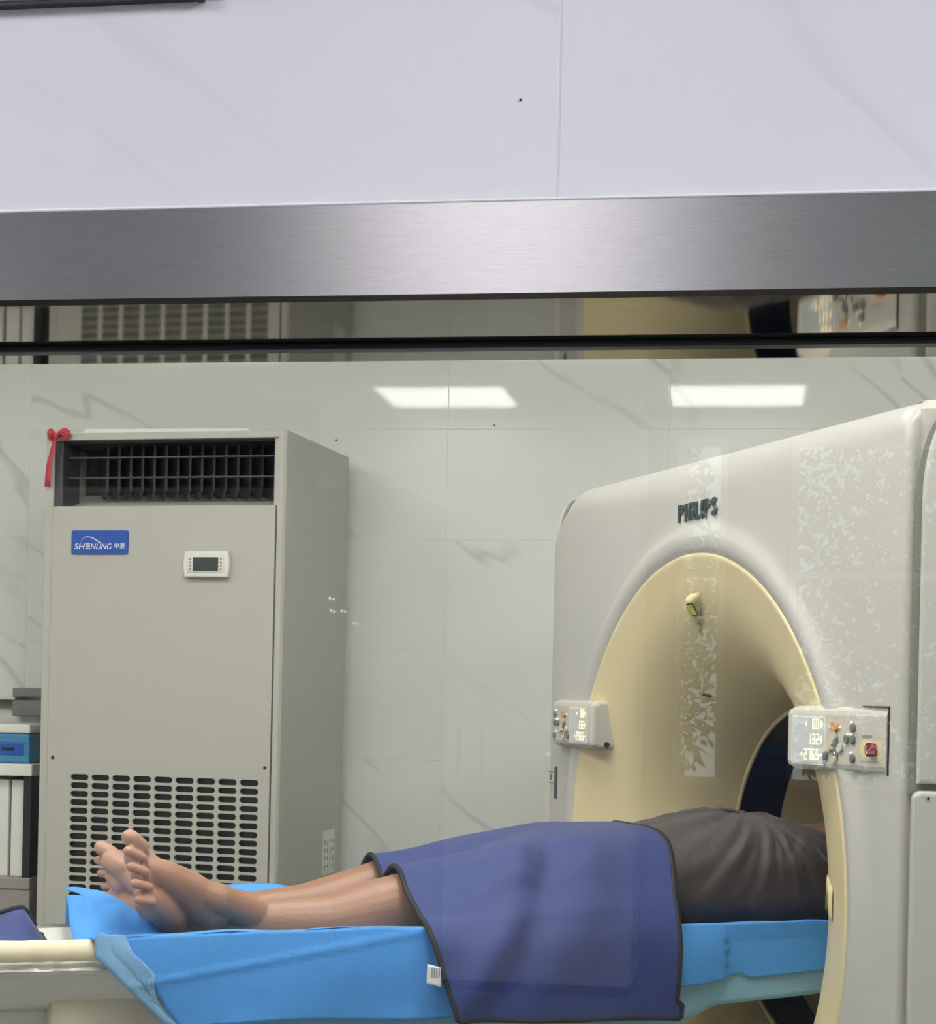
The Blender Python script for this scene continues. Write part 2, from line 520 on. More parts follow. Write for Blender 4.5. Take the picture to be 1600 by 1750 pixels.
# observation window: steel face, lining, rubber seal, lead glass
win = struct(empty('window_1', ((WX0 + WX1) / 2, YN, WZ0)))
ox, oy, oz = win.location
def wbx(x0, x1, y0, y1, z0, z1): return (x0 - ox, x1 - ox, y0 - oy, y1 - oy, z0 - oz, z1 - oz)
FW = 0.061
boxes('frame_face', [wbx(WX0 - FW, WX1 + FW, YN - .004, YN + .012, WZ1, WZ1 + FW), wbx(WX0 - FW, WX1 + FW, YN - .004, YN + .012, WZ0 - FW, WZ0),
                     wbx(WX0 - FW, WX0, YN - .004, YN + .012, WZ0, WZ1), wbx(WX1, WX1 + FW, YN - .004, YN + .012, WZ0, WZ1)], m_steel, win, bev=.0008, seg=2)
boxes('reveal_lining', [wbx(WX0, WX1, YN - .0043, YW + .002, WZ1 - .0005, WZ1 + .0035), wbx(WX0, WX1, YN - .0035, YW + .002, WZ0 - .0035, WZ0),
                        wbx(WX0 - .0035, WX0, YN - .0035, YW + .002, WZ0, WZ1), wbx(WX1, WX1 + .0035, YN - .0035, YW + .002, WZ0, WZ1)], m_steel_in, win)
GY = 1.2255
boxes('rubber_seal', [wbx(WX0, WX1, GY - .016, GY - .0005, WZ1 - .0045, WZ1), wbx(WX0, WX1, GY - .016, GY - .0005, WZ0, WZ0 + .0045),
                      wbx(WX0, WX0 + .0045, GY - .016, GY - .0005, WZ0, WZ1), wbx(WX1 - .0045, WX1, GY - .016, GY - .0005, WZ0, WZ1)], m_gasket, win, bev=.0015)
pane = box('pane', *wbx(WX0 + .001, WX1 - .001, GY, GY + .014, WZ0 + .001, WZ1 - .001), m_glass, win)
boxes('sealant_bead', [wbx(WX0 - FW - .002, WX1 + FW + .002, YN - .003, YN + .004, WZ1 + FW, WZ1 + FW + .0022)], m_caulk, win, bev=.001)

# ------------------------------------------------------------------ ceiling lights
def panel_light(x, y, z, w, d, face, label):
    e = empty('ceiling_light', (x, y, z))
    boxes('lamp_frame', [(-w / 2, w / 2, -d / 2, -d / 2 + .02, -.02, 0), (-w / 2, w / 2, d / 2 - .02, d / 2, -.02, 0),
                         (-w / 2, -w / 2 + .02, -d / 2 + .02, d / 2 - .02, -.02, 0), (w / 2 - .02, w / 2, -d / 2 + .02, d / 2 - .02, -.02, 0)], m_white, e)
    box('diffuser', -w / 2 + .02, w / 2 - .02, -d / 2 + .02, d / 2 - .02, -.012, -.002, face, e)
    tag(e, label, 'light')
for (x, y, nm) in ((-1.38, 1.66, 'nearest the couch foot'), (-.08, 1.66, 'between couch and window'), (1.75, 1.66, 'in the right window corner, added as fill'),  # the right corner lamp is added fill, out of view
                   (-2.2, 2.80, 'above the couch foot end'), (-.7, 2.80, 'above the couch'), (.8, 2.80, 'above the scanner')):
    panel_light(x, y, ZC, .62, .58, m_lampface_s, 'square white panel lamp on the scan room ceiling ' + nm)
for (x, y, w, d, nm) in ((-.07, -5.1, .62, .10, 'in front of the rear windows'), (-.42, -.45, .5, 1.0, 'above the photographer, added to put a bright band in the steel'), (1.75, -.45, .6, 1.2, 'right of the photographer, added to light the near wall'),  # lamp above the photographer added: its reflection makes the steel's bright band
                         (-2.3, -.45, .6, 1.2, 'left of the photographer, added to light the near wall'), (-.75, -3.0, .9, .3, 'in the middle of the control room, added for a glow in the steel')):  # side lamps added to light the near wall, middle one for the steel
    panel_light(x, y, ZCC, w, d, m_lampface_w if nm.startswith('above') else m_lampface_c, 'long white ceiling lamp ' + nm)

# ------------------------------------------------------------------ grey box at the top of the near wall
bc = empty('wall_board', (-.7, YN, 1.7925))
box('bottom_rail', -.9, .340, -.0085, -.0012, .0022, .016, m_alu, bc, bev=.001)
box('rail_underside', -.9, .341, -.0080, -.0006, 0, .0021, m_dark, bc)
box('end_cap', .3402, .3455, -.0095, -.0002, -.0008, .018, m_dark, bc, bev=.001)
box('board', -.9, .575, -.0050, -.0002, .0040, .60, m_dark, bc)
tag(bc, 'dark wall board with a grey metal bottom rail at the top of the tiled wall', 'board')

# ------------------------------------------------------------------ air conditioner
AW, AD, AH = .646, .50, 1.995
ac = empty('air_conditioner', (-1.779, 4.24, 0), R(-4.88))
tag(ac, 'tall beige-grey floor-standing air conditioner with louvred outlet and slotted intake grille', 'air conditioner')
m_ = m_ac
PZ = 1.809          # top of the front panel
# cabinet: sides, top, back, posts
boxes('cabinet_side', [(0, .018, .012, AD, 0.02, AH)], m_, ac, bev=.002)
cs = prism('cabinet_side', [(AW - .02, .0), (AW - .006, .0), (AW, .006), (AW, .05), (AW - .0005, .052), (AW, .054), (AW, AD), (AW - .02, AD)], lambda u, v, d: (u, v, d), .02, AH, m_, ac)
box('top_cover', .018, AW - .02, .0, AD, AH - .018, AH - .0005, m_, ac, bev=.0015)
box('back_cover', .018, AW - .02, AD - .01, AD, 0.02, AH - .018, m_, ac)
box('plinth', .01, AW - .01, .02, AD - .01, 0, .0199, m_dark, ac)
box('corner_post', .0, .022, .0, .0119, .02, AH, m_, ac, bev=.0015)
# outlet recess
boxes('outlet_duct', [(.0185, AW - .0205, .19, .20, PZ - .02, AH - .0185), (.0185, AW - .0205, .02, .19, AH - .024, AH - .0185)], m_ac_in, ac)
prism('outlet_sill', [(.012, PZ - .012), (.19, PZ + .05), (.19, PZ - .02), (.012, PZ - .02)], lambda u, v, d: (d, u, v), .0185, AW - .0205, m_, ac)
box('jamb', .0225, .044, .008, .10, PZ, AH - .0185, m_ac_bar, ac)
box('jamb', AW - .032, AW - .0205, .008, .10, PZ, AH - .0185, m_ac, ac)
for z in (1.936, 1.885):
    box('louver_bar', .046, AW - .033, .03, .045, z - .0022, z + .0022, m_ac_bar, ac, bev=.001)
for k in range(16):
    x = .105 + .0325 * k
    poly = [(-.045, .0), (-.02, -.02), (.055, .012), (.055, .115), (-.045, .115)]
    bl = prism('louver_blade', poly, lambda u, v, d: (d, u, v), -.003, .003, m_ac_blade, ac)
    bl.location = (x, .115, 1.856); bl.rotation_euler = (0, 0, R(38))
# front panel with slot holes
def slotted_panel(x0, x1, z0, z1, cx, cz, sw, sh, px, pz, ncol, nrow):
    V = []; Fc = []
    hx0, hx1 = cx - px / 2, cx + (ncol - .5) * px
    hz1 = cz + pz / 2; hz0 = cz - (nrow - .5) * pz
    def quad(a, b, c, d):
        i = len(V); V.extend([(a, 0, c), (b, 0, c), (b, 0, d), (a, 0, d)]); Fc.append((i, i + 1, i + 2, i + 3))
    quad(x0, hx0, z0, z1); quad(hx1, x1, z0, z1); quad(hx0, hx1, hz1, z1); quad(hx0, hx1, z0, hz0)
    for i in range(ncol):
        for j in range(nrow):
            ccx, ccz = cx + i * px, cz - j * pz
            r = sh / 2; half = sw / 2 - r
            hole = []; outr = []
            N = 5
            for s, a0 in ((1, -pi / 2), (-1, pi / 2)):
                for q in range(N + 1):
                    a = a0 + pi * q / N
                    hole.append((ccx + s * half + r * cos(a), ccz + r * sin(a)))
            # matching outer rectangle points
            for q, (hx, hz) in enumerate(hole):
                dx, dz = hx - ccx, hz - ccz
                k = min((px / 2) / max(abs(dx), 1e-9), (pz / 2) / max(abs(dz), 1e-9))
                outr.append((ccx + dx * k, ccz + dz * k))
            b = len(V); n = len(hole)
            V.extend([(x, 0, z) for x, z in hole]); V.extend([(x, 0, z) for x, z in outr]); V.extend([(x, .006, z) for x, z in hole])
            for q in range(n):
                p = (q + 1) % n
                Fc.append((b + q, b + p, b + n + p, b + n + q))
                Fc.append((b + q, b + p, b + 2 * n + p, b + 2 * n + q))
            # corners of the cell
            for sx in (-1, 1):
                for sz in (-1, 1):
                    corner = (ccx + sx * px / 2, 0, ccz + sz * pz / 2)
                    cand = sorted(range(n), key=lambda q: (outr[q][0] - corner[0]) ** 2 + (outr[q][1] - corner[2]) ** 2)[:2]
                    i0 = len(V); V.append(corner); Fc.append((b + n + cand[0], b + n + cand[1], i0))
    return V, Fc
fpx0, fpx1 = .0240, AW - .0235
V, Fc = slotted_panel(fpx0, fpx1, .06, PZ, .1135, 1.1245, .0495, .0155, .0570, .02136, 9, 44)
rim = len(V)
V += [(fpx0, 0, .06), (fpx1, 0, .06), (fpx1, 0, PZ), (fpx0, 0, PZ), (fpx0, .02, .06), (fpx1, .02, .06), (fpx1, .02, PZ), (fpx0, .02, PZ)]
for a, b in ((0, 1), (1, 2), (2, 3), (3, 0)): Fc.append((rim + a, rim + b, rim + 4 + b, rim + 4 + a))
me = bpy.data.meshes.new('front_panel'); me.from_pydata(V, [], Fc); me.update()
fp = link('front_panel', me, m_, ac)
fp.location = (0, -.004, 0)
box('dark_backing', .0185, AW - .0205, .0121, .0155, .06, PZ - .005, m_dark, ac)  # dark sheet standing for the shade in the panel's gaps and slots
box('filter', .04, AW - .03, .016, .02, .08, 1.15, m_filter, ac)
for (sx, sz) in ((.0385, 1.172), (.610, 1.163)):
    V, Fc = tube_data([(sx, -.0065, sz), (sx, -.003, sz)], [.0038, .0045], 12)
    obj('screw', V, Fc, m_dark, ac)
# badge
bd = prism('name_plate', rrect(.079, .234, 1.687, 1.748, .006), lambda u, v, d: (u, d, v), -.0075, -.0041, m_badge, ac)
Mx = lambda x, y, z: Matrix.Translation((x, y, z)) @ Matrix.Rotation(pi / 2, 4, 'X')
text_obj('lettering', 'SH', .0205, m_print, bd, Mx(.0875, -.0078, 1.7005), .0003, .0, width=.029, shear=.18)
boxes('lettering', [(.1185, .1305, -.0081, -.0076, 1.7005 + q * .0058, 1.7005 + q * .0058 + .0028) for q in range(3)], m_print, bd)
text_obj('lettering', 'NLING', .0205, m_print, bd, Mx(.1325, -.0078, 1.7005), .0003, .0, width=.057, shear=.18)
text_obj('lettering', '申菱', .0155, m_print, bd, Mx(.1975, -.0078, 1.7025), .0003, .0, width=.029)
V = []; Fc = []
N = 20
for q in range(N + 1):
    s = q / N
    x = .104 + .057 * s
    z = 1.7145 + .0185 * sin(pi * (s ** .62) * .93) - .004 * s
    w = .0004 + .0014 * s
    V += [(x, -.0079, z - w), (x, -.0079, z + w)]
for q in range(N): Fc.append((2 * q, 2 * q + 2, 2 * q + 3, 2 * q + 1))
obj('swoosh', V, Fc, m_print, bd)
# thermostat
def barrel(x0, x1, z0, z1, b, n=8):
    pts = [(x0, z0), (x1, z0)]
    pts += [(x1 + b * sin(pi * q / n), z0 + (z1 - z0) * q / n) for q in range(1, n)]
    pts += [(x1, z1), (x0, z1)]
    pts += [(x0 - b * sin(pi * q / n), z1 - (z1 - z0) * q / n) for q in range(1, n)]
    return pts
th = prism('thermostat', barrel(.393, .507, 1.630, 1.6945, .004), lambda u, v, d: (u, d, v), -.0041, -.022, m_white, ac, bev=.004, smooth=False)
prism('inner_plate', barrel(.404, .496, 1.642, 1.682, .003), lambda u, v, d: (u, d, v), -.0221, -.0245, m_white, th, bev=.001)
box('display', .417, .484, -.0256, -.0246, 1.645, 1.679, m_lcd, th)
for sx in (.4075, .4885):
    for q in range(4):
        box('key', sx, sx + .005, -.0256, -.0246, 1.647 + q * .0085, 1.652 + q * .0085, m_key, th)
# side label
sl = box('data_label', AW + .0003, AW + .001, .345, .445, .868, .985, m_white, ac)
for q in range(4):
    boxes('print_line', [(AW + .0011, AW + .0014, .36 + q * .022, .366 + q * .022, .878 + .01 * ((q * 7 + k * 3) % 4) / 4 + k * .022, .893 + k * .022) for k in range(4)], m_grey, sl)

# board lying on the unit
fb = box('flat_board', -1.779 + .10, -1.779 + .53, 4.24, 4.50, AH + .0005, AH + .012, m_white, None, bev=.001)
tag(fb, 'thin white board lying flat on top of the air conditioner', 'board')

# ribbon bow
rb = empty('ribbon_bow', (-1.779, 4.24, AH - .012), R(-4.88))
tag(rb, 'red ribbon tied in a bow at the upper left corner of the air conditioner', 'ribbon')
def strip(name, pts, w, m, parent):
    V = []; Fc = []
    for i, p in enumerate(pts):
        p = Vector(p)
        d = (Vector(pts[min(i + 1, len(pts) - 1)]) - Vector(pts[max(i - 1, 0)])).normalized()
        s = d.cross(Vector((0, 1, 0)))
        s = s.normalized() * w[i] / 2 if s.length > 1e-6 else Vector((w[i] / 2, 0, 0))
        V += [p - s, p + s]
    for i in range(len(pts) - 1): Fc.append((2 * i, 2 * i + 2, 2 * i + 3, 2 * i + 1))
    o = obj(name, V, Fc, m, parent, True)
    md = o.modifiers.new('thickness', 'SOLIDIFY'); md.thickness = .0012; md.offset = 0
    return o
for sgn, L in ((-1, .018), (1, .03)):
    pts = []; w = []
    for q in range(17):
        a = 2 * pi * q / 16
        pts.append((.034 + sgn * L * (1 - cos(a)) / 2, -.012 - .006 * sin(a), .002 + .013 * sin(a) * (1 - cos(a)) / 2 + .005)); w.append(.005 + .013 * (1 - cos(a)) / 2)
    strip('bow_loop', pts, w, m_red, rb)
V, Fc = tube_data([(.030, -.013, .004), (.034, -.016, .002), (.038, -.013, .004)], [.004, .006, .004], 8)
obj('knot', V, Fc, m_red, rb, True)
strip('ribbon_tail', [(.033, -.013, -.002), (.027, -.014, -.025), (.020, -.014, -.05), (.015, -.014, -.075), (.0125, -.013, -.10), (.0115, -.013, -.125)], [.006, .008, .011, .014, .015, .016], m_red, rb)
strip('ribbon_tail', [(.031, -.013, -.002), (.022, -.0125, -.03), (.016, -.0125, -.06), (.014, -.0125, -.085)], [.006, .008, .010, .010], m_red, rb)

# ------------------------------------------------------------------ shelf at the left edge
sh = empty('storage_shelf', (-2.25, 4.30, 0))
tag(sh, 'white storage shelf with a grey lower panel standing left of the air conditioner', 'shelf')
box('shelf_board', -.45, .425, 0, .38, 1.118, 1.149, m_white, sh, bev=.003)
box('shelf_board', -.45, .425, 0, .38, .825, .855, m_pinkgrey, sh, bev=.003)
box('lower_panel', -.45, .425, .004, .37, .05, .8249, m_pinkgrey, sh, bev=.003)
box('back_panel', -.45, .425, .37, .38, .855, 1.118, m_white, sh)
for x in (-.45, .40): box('side_panel', x, x + .02, .01, .37, .855, 1.1179, m_dark, sh)
bb = empty('blue_box', (-1.98, 4.34, 1.1492))
tag(bb, 'low blue plastic box with a printed label on the white shelf', 'box')
box('body', -.15, .13, 0, .2, 0, .078, m_bluebox, bb, bev=.006)
box('lid', -.152, .132, -.003, .203, .0785, .102, m_white, bb, bev=.004)
box('ridge', -.149, .129, -.003, -.0002, .055, .062, m_bluebox, bb)
lb = box('label', .045, .115, -.0025, -.0003, .022, .050, m_badge, bb)
boxes('print_line', [(.055, .09, -.0032, -.0026, .033, .041)], m_black, lb)
for k, (x, w) in enumerate(((-1.985, .040), (-1.935, .036), (-1.892, .038))):
    b = empty('binder', (x, 4.33, .8552)); b['group'] = 'binders on the shelf'
    box('spine', 0, w, 0, .006, 0, .252, m_white, b, bev=.002)
    boxes('covers', [(0, .003, .006, .2, 0, .252), (w - .003, w, .006, .2, 0, .252)], m_white, b)
    box('pages', .0035, w - .0035, .008, .19, .004, .245, m_print, b)
    tag(b, ('white binder standing under the blue box, leftmost of three', 'white binder standing under the blue box, middle of three', 'white binder standing under the blue box, nearest the air conditioner')[k], 'binder', 'binders on the shelf')
wr = empty('wall_rail', (-2.35, YB - .0005, 1.30))
tag(wr, 'thin white wall rail with grey socket box left of the air conditioner', 'rail')
box('rail', -.5, .30, -.05, 0, .012, .020, m_white, wr, bev=.002)
box('rail_shadow', -.5, .30, -.012, 0, -.012, .0118, m_grey, wr)  # grey strip that draws the rail's shadow on the wall
boxes('socket_box', [(.29, .43, -.045, -.0005, .0205, .046), (.29, .43, -.045, -.0005, -.034, .0115)], m_grey, wr, bev=.003)

# ------------------------------------------------------------------ scanner gantry (local x towards couch foot, y towards the window)
GLOC = (-0.09677, 2.94672, 0.0); GRZ = R(-153.8642)
ZI = 1.054
ga = empty('ct_scanner', GLOC, GRZ)
tag(ga, 'large pale grey CT scanner gantry with cream funnel-shaped bore', 'scanner')
FLARE = [(.5420, .0015), (.5405, .0040), (.537, .0042), (.533, .003), (.50, -.005), (.47, -.0135), (.44, -.025), (.415, -.039), (.39, -.058), (.365, -.084), (.34, -.118), (.32, -.152), (.303, -.192), (.2945, -.222)]
lathe('flare', FLARE, ZI, m_cream, ga, 128)
lathe('bore_lip', [(.2945, -.2225), (.2885, -.2235), (.2885, -.228), (.293, -.2295)], ZI, m_cream, ga, 128)
lathe('scan_window', [(.292, -.230), (.291, -.315)], ZI, m_mylar, ga, 128)
lathe('rear_bore', [(.2905, -.3155), (.290, -.32), (.296, -.45), (.31, -.55), (.35, -.68), (.42, -.80), (.52, -.885)], ZI, m_cream, ga, 128)

def cover_contour(th, tmin, tmax, z0, z1, rad):
    """distance from the isocentre to a rounded rectangle boundary; rad = (far top, near top)"""
    c, s = cos(th), sin(th)
    lo, hi = 0.1, 3.0
    for _ in range(40):
        md = (lo + hi) / 2
        t, z = md * c, ZI + md * s
        r = rad[0] if t < 0 else rad[1]
        zt = z1 - .012 * t
        inside = tmin < t < tmax and z0 < z < zt
        if inside and z > zt - r:
            if t < tmin + r and (t - tmin - r) ** 2 + (z - zt + r) ** 2 > r * r: inside = False
            if t > tmax - r and (t - tmax + r) ** 2 + (z - zt + r) ** 2 > r * r: inside = False
        if inside: lo = md
        else: hi = md
    return lo
def cover(name, a_face, sgn, tmin, tmax, m, rad, back, rin=.5412):
    V = []; Fc = []
    N = 256
    ths = [2 * pi * i / N for i in range(N)]
    ths += [math.atan2(zc - ZI, tc) % (2 * pi) for tc, zc in ((tmin, .04), (tmax, .04), (tmax, 1.753), (tmin + .02, 1.762))]
    ths = sorted(ths); N = len(ths)
    K = 0
    for th in ths:
        rc = cover_contour(th, tmin, tmax, .04, 1.761, rad)
        top = max(0.0, sin(th)) ** 2
        tt, zz = rc * cos(th), ZI + rc * sin(th)
        dtop = abs(zz - (1.761 - .012 * tt))
        kt = max(0, 1 - dtop / .12) if sin(th) > 0 else 0
        if tt > .6: kt = 1.0 if dtop < .004 else 0
        fl = .014 + .046 * kt * kt * (3 - 2 * kt)
        ring = [(rin - .004, .0005), (rin + .001, .0022), (rin + .004, .0045), (rin + .012, .0078), (rin + .026, .0105), (rin + .036, .0075), (rin + .046, .0025), (rin + .056, .0)]
        r0 = rin + .056; r1 = max(rc - fl, r0 + .002)
        ring += [(r0 + (r1 - r0) * k / 4, 0) for k in range(1, 5)]
        ring += [(r1 + (rc - r1) * sin(q * pi / 12), -fl * .8 * (1 - cos(q * pi / 12))) for q in range(1, 7)]
        ring += [(rc, -fl * .8 - .02), (rc, back)]
        K = len(ring)
        for r, a in ring:
            V.append((a_face + sgn * a, r * cos(th), ZI + r * sin(th)))
    for i in range(N):
        j = (i + 1) % N
        for q in range(K - 1):
            Fc.append((i * K + q, i * K + q + 1, j * K + q + 1, j * K + q))
    return obj(name, V, Fc, m, ga, True)
cover('front_cover', 0.0, 1, -.69, .668, m_gantry, (.12, .004), -.20)
cover('rear_cover', -.90, -1, -.80, .80, m_gantry, (.10, .10), -.16)
# inner carcass with wings that sweep back
plan = [(-.020, .664), (-.020, .676), (-.64, .985), (-.80, .99), (-.86, .80), (-.86, -.80), (-.80, -.99), (-.64, -.985), (-.20, -.670), (-.20, -.60)]
V = []; Fc = []
n = len(plan)
for (a, t) in plan: V.append((a, t, .03))
for (a, t) in plan: V.append((a, t, 1.746 - .012 * t))
for (a, t) in plan: V.append((a * .97 - .01, t * .985, 1.759 - .012 * t))
for i in range(n - 1):
    if i == 4: continue
    Fc += [(i, i + 1, n + i + 1, n + i), (n + i, n + i + 1, 2 * n + i + 1, 2 * n + i)]
Fc.append((n + 4, n + 5, 2 * n + 5, 2 * n + 4))
Fc.append(tuple(range(2 * n, 3 * n)))
Fc.append((n - 1, 0, n, n + n - 1))
# the front edge must leave the bore open: drop the front closing face
Fc.pop()
obj('carcass', V, Fc, m_gantry, ga)
for sg in (1, -1):
    P0 = Vector((-.012, sg * .6765, 0)) if sg > 0 else Vector((-.012, sg * .688, 0))
    P1 = Vector((-.64, sg * .985, 0))
    d = (P1 - P0); Ls = d.length; d.normalize()
    nrm = Vector((-d.y, d.x, 0)) * (1 if sg < 0 else -1)
    if nrm.y * sg < 0: nrm = -nrm
    fmap = lambda u, v, w, P0=P0, d=d, nrm=nrm: tuple(P0 + d * u + nrm * w + Vector((0, 0, v)))
    zt_ = 1.748 - .012 * sg * .7
    def wing(u0, z0, z1, ru, rz):
        q = [(u0, z0), (Ls + .05, z0), (Ls + .05, z1)]
        return q + [(u0 + ru - ru * sin(k * pi / 20), z1 - rz + rz * cos(k * pi / 20)) for k in range(11)]
    prism('cover_gap', wing(-.0045, 1.236, zt_ + .004, .052, .140), fmap, -.004, .0035, m_gap, ga)
    prism('upper_side_cover', wing(.004, 1.250, zt_, .045, .125), fmap, .002, .020, m_gantry, ga, bev=.006, smooth=False)
    prism('lower_side_cover', rrect(-.002, Ls + .05, .06, 1.241, (.01, .02, .02, .012)), fmap, .002, .030, m_gantry, ga, bev=.006, smooth=False)
    V, Fc = tube_data([fmap(.018, 1.232, .0295), fmap(.018, 1.232, .0312)], .002, 8)
    obj('screw', V, Fc, m_dark, ga)
# maker's lettering on the front cover
def on_face(t, z, a): return Matrix(((0, 0, 1, a), (1, 0, 0, t), (0, 1, 0, z), (0, 0, 0, 1)))
def stroke_poly(pts, w):
    """thick flat polyline as quads with mitred joints"""
    L, Rr = [], []
    P = [Vector((a, b)) for a, b in pts]
    for i, p in enumerate(P):
        d0 = (P[i] - P[i - 1]).normalized() if i > 0 else None
        d1 = (P[i + 1] - P[i]).normalized() if i < len(P) - 1 else None
        d0 = d0 or d1; d1 = d1 or d0
        n0 = Vector((-d0.y, d0.x)); n1 = Vector((-d1.y, d1.x))
        nn = (n0 + n1).normalized(); k = 1 / max(.5, nn.dot(n0))
        L.append(p + nn * (w / 2 * k)); Rr.append(p - nn * (w / 2 * k))
    return L, Rr
def letter(ch, x, z, w, h, sw, a0, a1, m, parent):
    arc = lambda cx, cz, rx, rz, t0, t1, n=10: [(cx + rx * cos(t0 + (t1 - t0) * q / n), cz + rz * sin(t0 + (t1 - t0) * q / n)) for q in range(n + 1)]
    e = sw / 2
    st = {'P': [[(e, 0), (e, h)], [(e, h - e)] + arc(w * .5, h * .74, w * .5 - e, h * .26 - e, pi / 2, -pi / 2) + [(e, h * .48 + e)]],
          'H': [[(e, 0), (e, h)], [(w - e, 0), (w - e, h)], [(e, h * .5), (w - e, h * .5)]],
          'I': [[(w / 2, 0), (w / 2, h)]],
          'L': [[(e, h), (e, 0)], [(0, e), (w, e)]],
          'S': [arc(w * .5, h * .74, w * .5 - e, h * .26 - e, .25, pi) + arc(w * .5, h * .74, w * .5 - e, h * .26 - e, pi, 1.5 * pi, 6)[1:]
                + arc(w * .5, h * .26, w * .5 - e, h * .26 - e + .0008, pi / 2, 0, 6)[1:] + arc(w * .5, h * .26, w * .5 - e, h * .26 - e, 0, -pi + .25)[1:]]}[ch]
    V = []; Fc = []
    for pl in st:
        L, Rr = stroke_poly(pl, sw)
        b = len(V); n = len(L)
        for q in range(n):
            for (pp, aa) in ((L[q], a1), (Rr[q], a1), (Rr[q], a0), (L[q], a0)): V.append((aa, x + pp.x, z + pp.y))
        for q in range(n - 1):
            for k in range(4):
                Fc.append((b + 4 * q + k, b + 4 * q + (k + 1) % 4, b + 4 * q + 4 + (k + 1) % 4, b + 4 * q + 4 + k))
        Fc += [(b, b + 1, b + 2, b + 3), (b + 4 * n - 4, b + 4 * n - 3, b + 4 * n - 2, b + 4 * n - 1)]
    return obj('letter', V, Fc, m, parent)
xx = -.060
for ch, w in zip('PHILIPS', (.0215, .0225, .0085, .0165, .0085, .0215, .0215)):
    letter(ch, xx, 1.652, w, .030, .0072, -.001, .0030, m_logo, ga)
    xx += w + .0054
# side hand slot and small sign on the far edge
box('hand_slot', .0, .0022, -.650, -.636, 1.148, 1.212, m_logo, ga, bev=.001)
pl_ = box('pictogram_label', .0, .0016, -.684, -.656, 1.178, 1.202, m_panel, ga)
boxes('pictogram', [(.0017, .0021, -.683, -.657, 1.200, 1.2015), (.0017, .0021, -.683, -.657, 1.1785, 1.180), (.0017, .0021, -.674, -.667, 1.184, 1.196)], m_logo, pl_)
# positioning laser housings on the funnel
def flare_pt(r, th, lift):
    a = None
    for (r0, a0), (r1, a1) in zip(FLARE, FLARE[1:]):
        if r1 <= r <= r0:
            k = (r0 - r) / (r0 - r1); a = a0 + (a1 - a0) * k
            nr, na = (a0 - a1), (r0 - r1)
            q = sqrt(nr * nr + na * na); nr, na = -abs(a1 - a0) / q, (r0 - r1) / q
            break
    a2, r2 = a + lift * na, r + lift * nr
    return (a2, r2 * cos(th), ZI + r2 * sin(th))
for th0, lift_k in ((R(93), 1.0), (R(3), .35), (R(183), .6)):
    V = []; Fc = []
    NR, NW = 14, 10
    for i in range(NR + 1):
        s = i / NR
        r = .478 - .066 * s
        half = .022 * (1 - s ** 1.8) * (1 if s < .15 else 1) + .0012
        hgt = lift_k * .016 * (1 - s ** 1.5) * min(1, .2 + s * 8)
        for j in range(NW + 1):
            q = -1 + 2 * j / NW
            V.append(flare_pt(r, th0 + q * half / r + .10 * (s - .3), .0006 + hgt * sqrt(max(0, 1 - q ** 4)) ))
    for i in range(NR):
        for j in range(NW):
            b = i * (NW + 1) + j
            Fc.append((b, b + 1, b + NW + 2, b + NW + 1))
    hs = obj('laser_housing', V, Fc, m_cream, ga, True)
    for nm, mm, rr0, rr1, tt, lf in (('label_border', m_black, .4655, .4435, .0125, .0012 + .016 * lift_k), ('warning_label', m_yellow, .4635, .4455, .0105, .0018 + .016 * lift_k)):
        V = []; Fc = []
        for i in range(5):
            r = rr0 + (rr1 - rr0) * i / 4
            for j in range(5):
                q = -1 + 2 * j / 4
                ss = (.478 - r) / .066; hh = lift_k * .016 * (1 - ss ** 1.5) * min(1, .2 + ss * 8)
                V.append(flare_pt(r, th0 - .020 + (q * tt) / r, .0006 + hh + (.0006 if nm == 'label_border' else .0012)))
        for i in range(4):
            for j in range(4):
                b = i * 5 + j
                Fc.append((b, b + 1, b + 6, b + 5))
        obj(nm, V, Fc, mm, hs, True)
V, Fc = tube_data([flare_pt(.352, R(118.6), .001), flare_pt(.345, R(117.2), .001)], .0022, 6)
obj('scratch_mark', V, Fc, m_dark, ga)

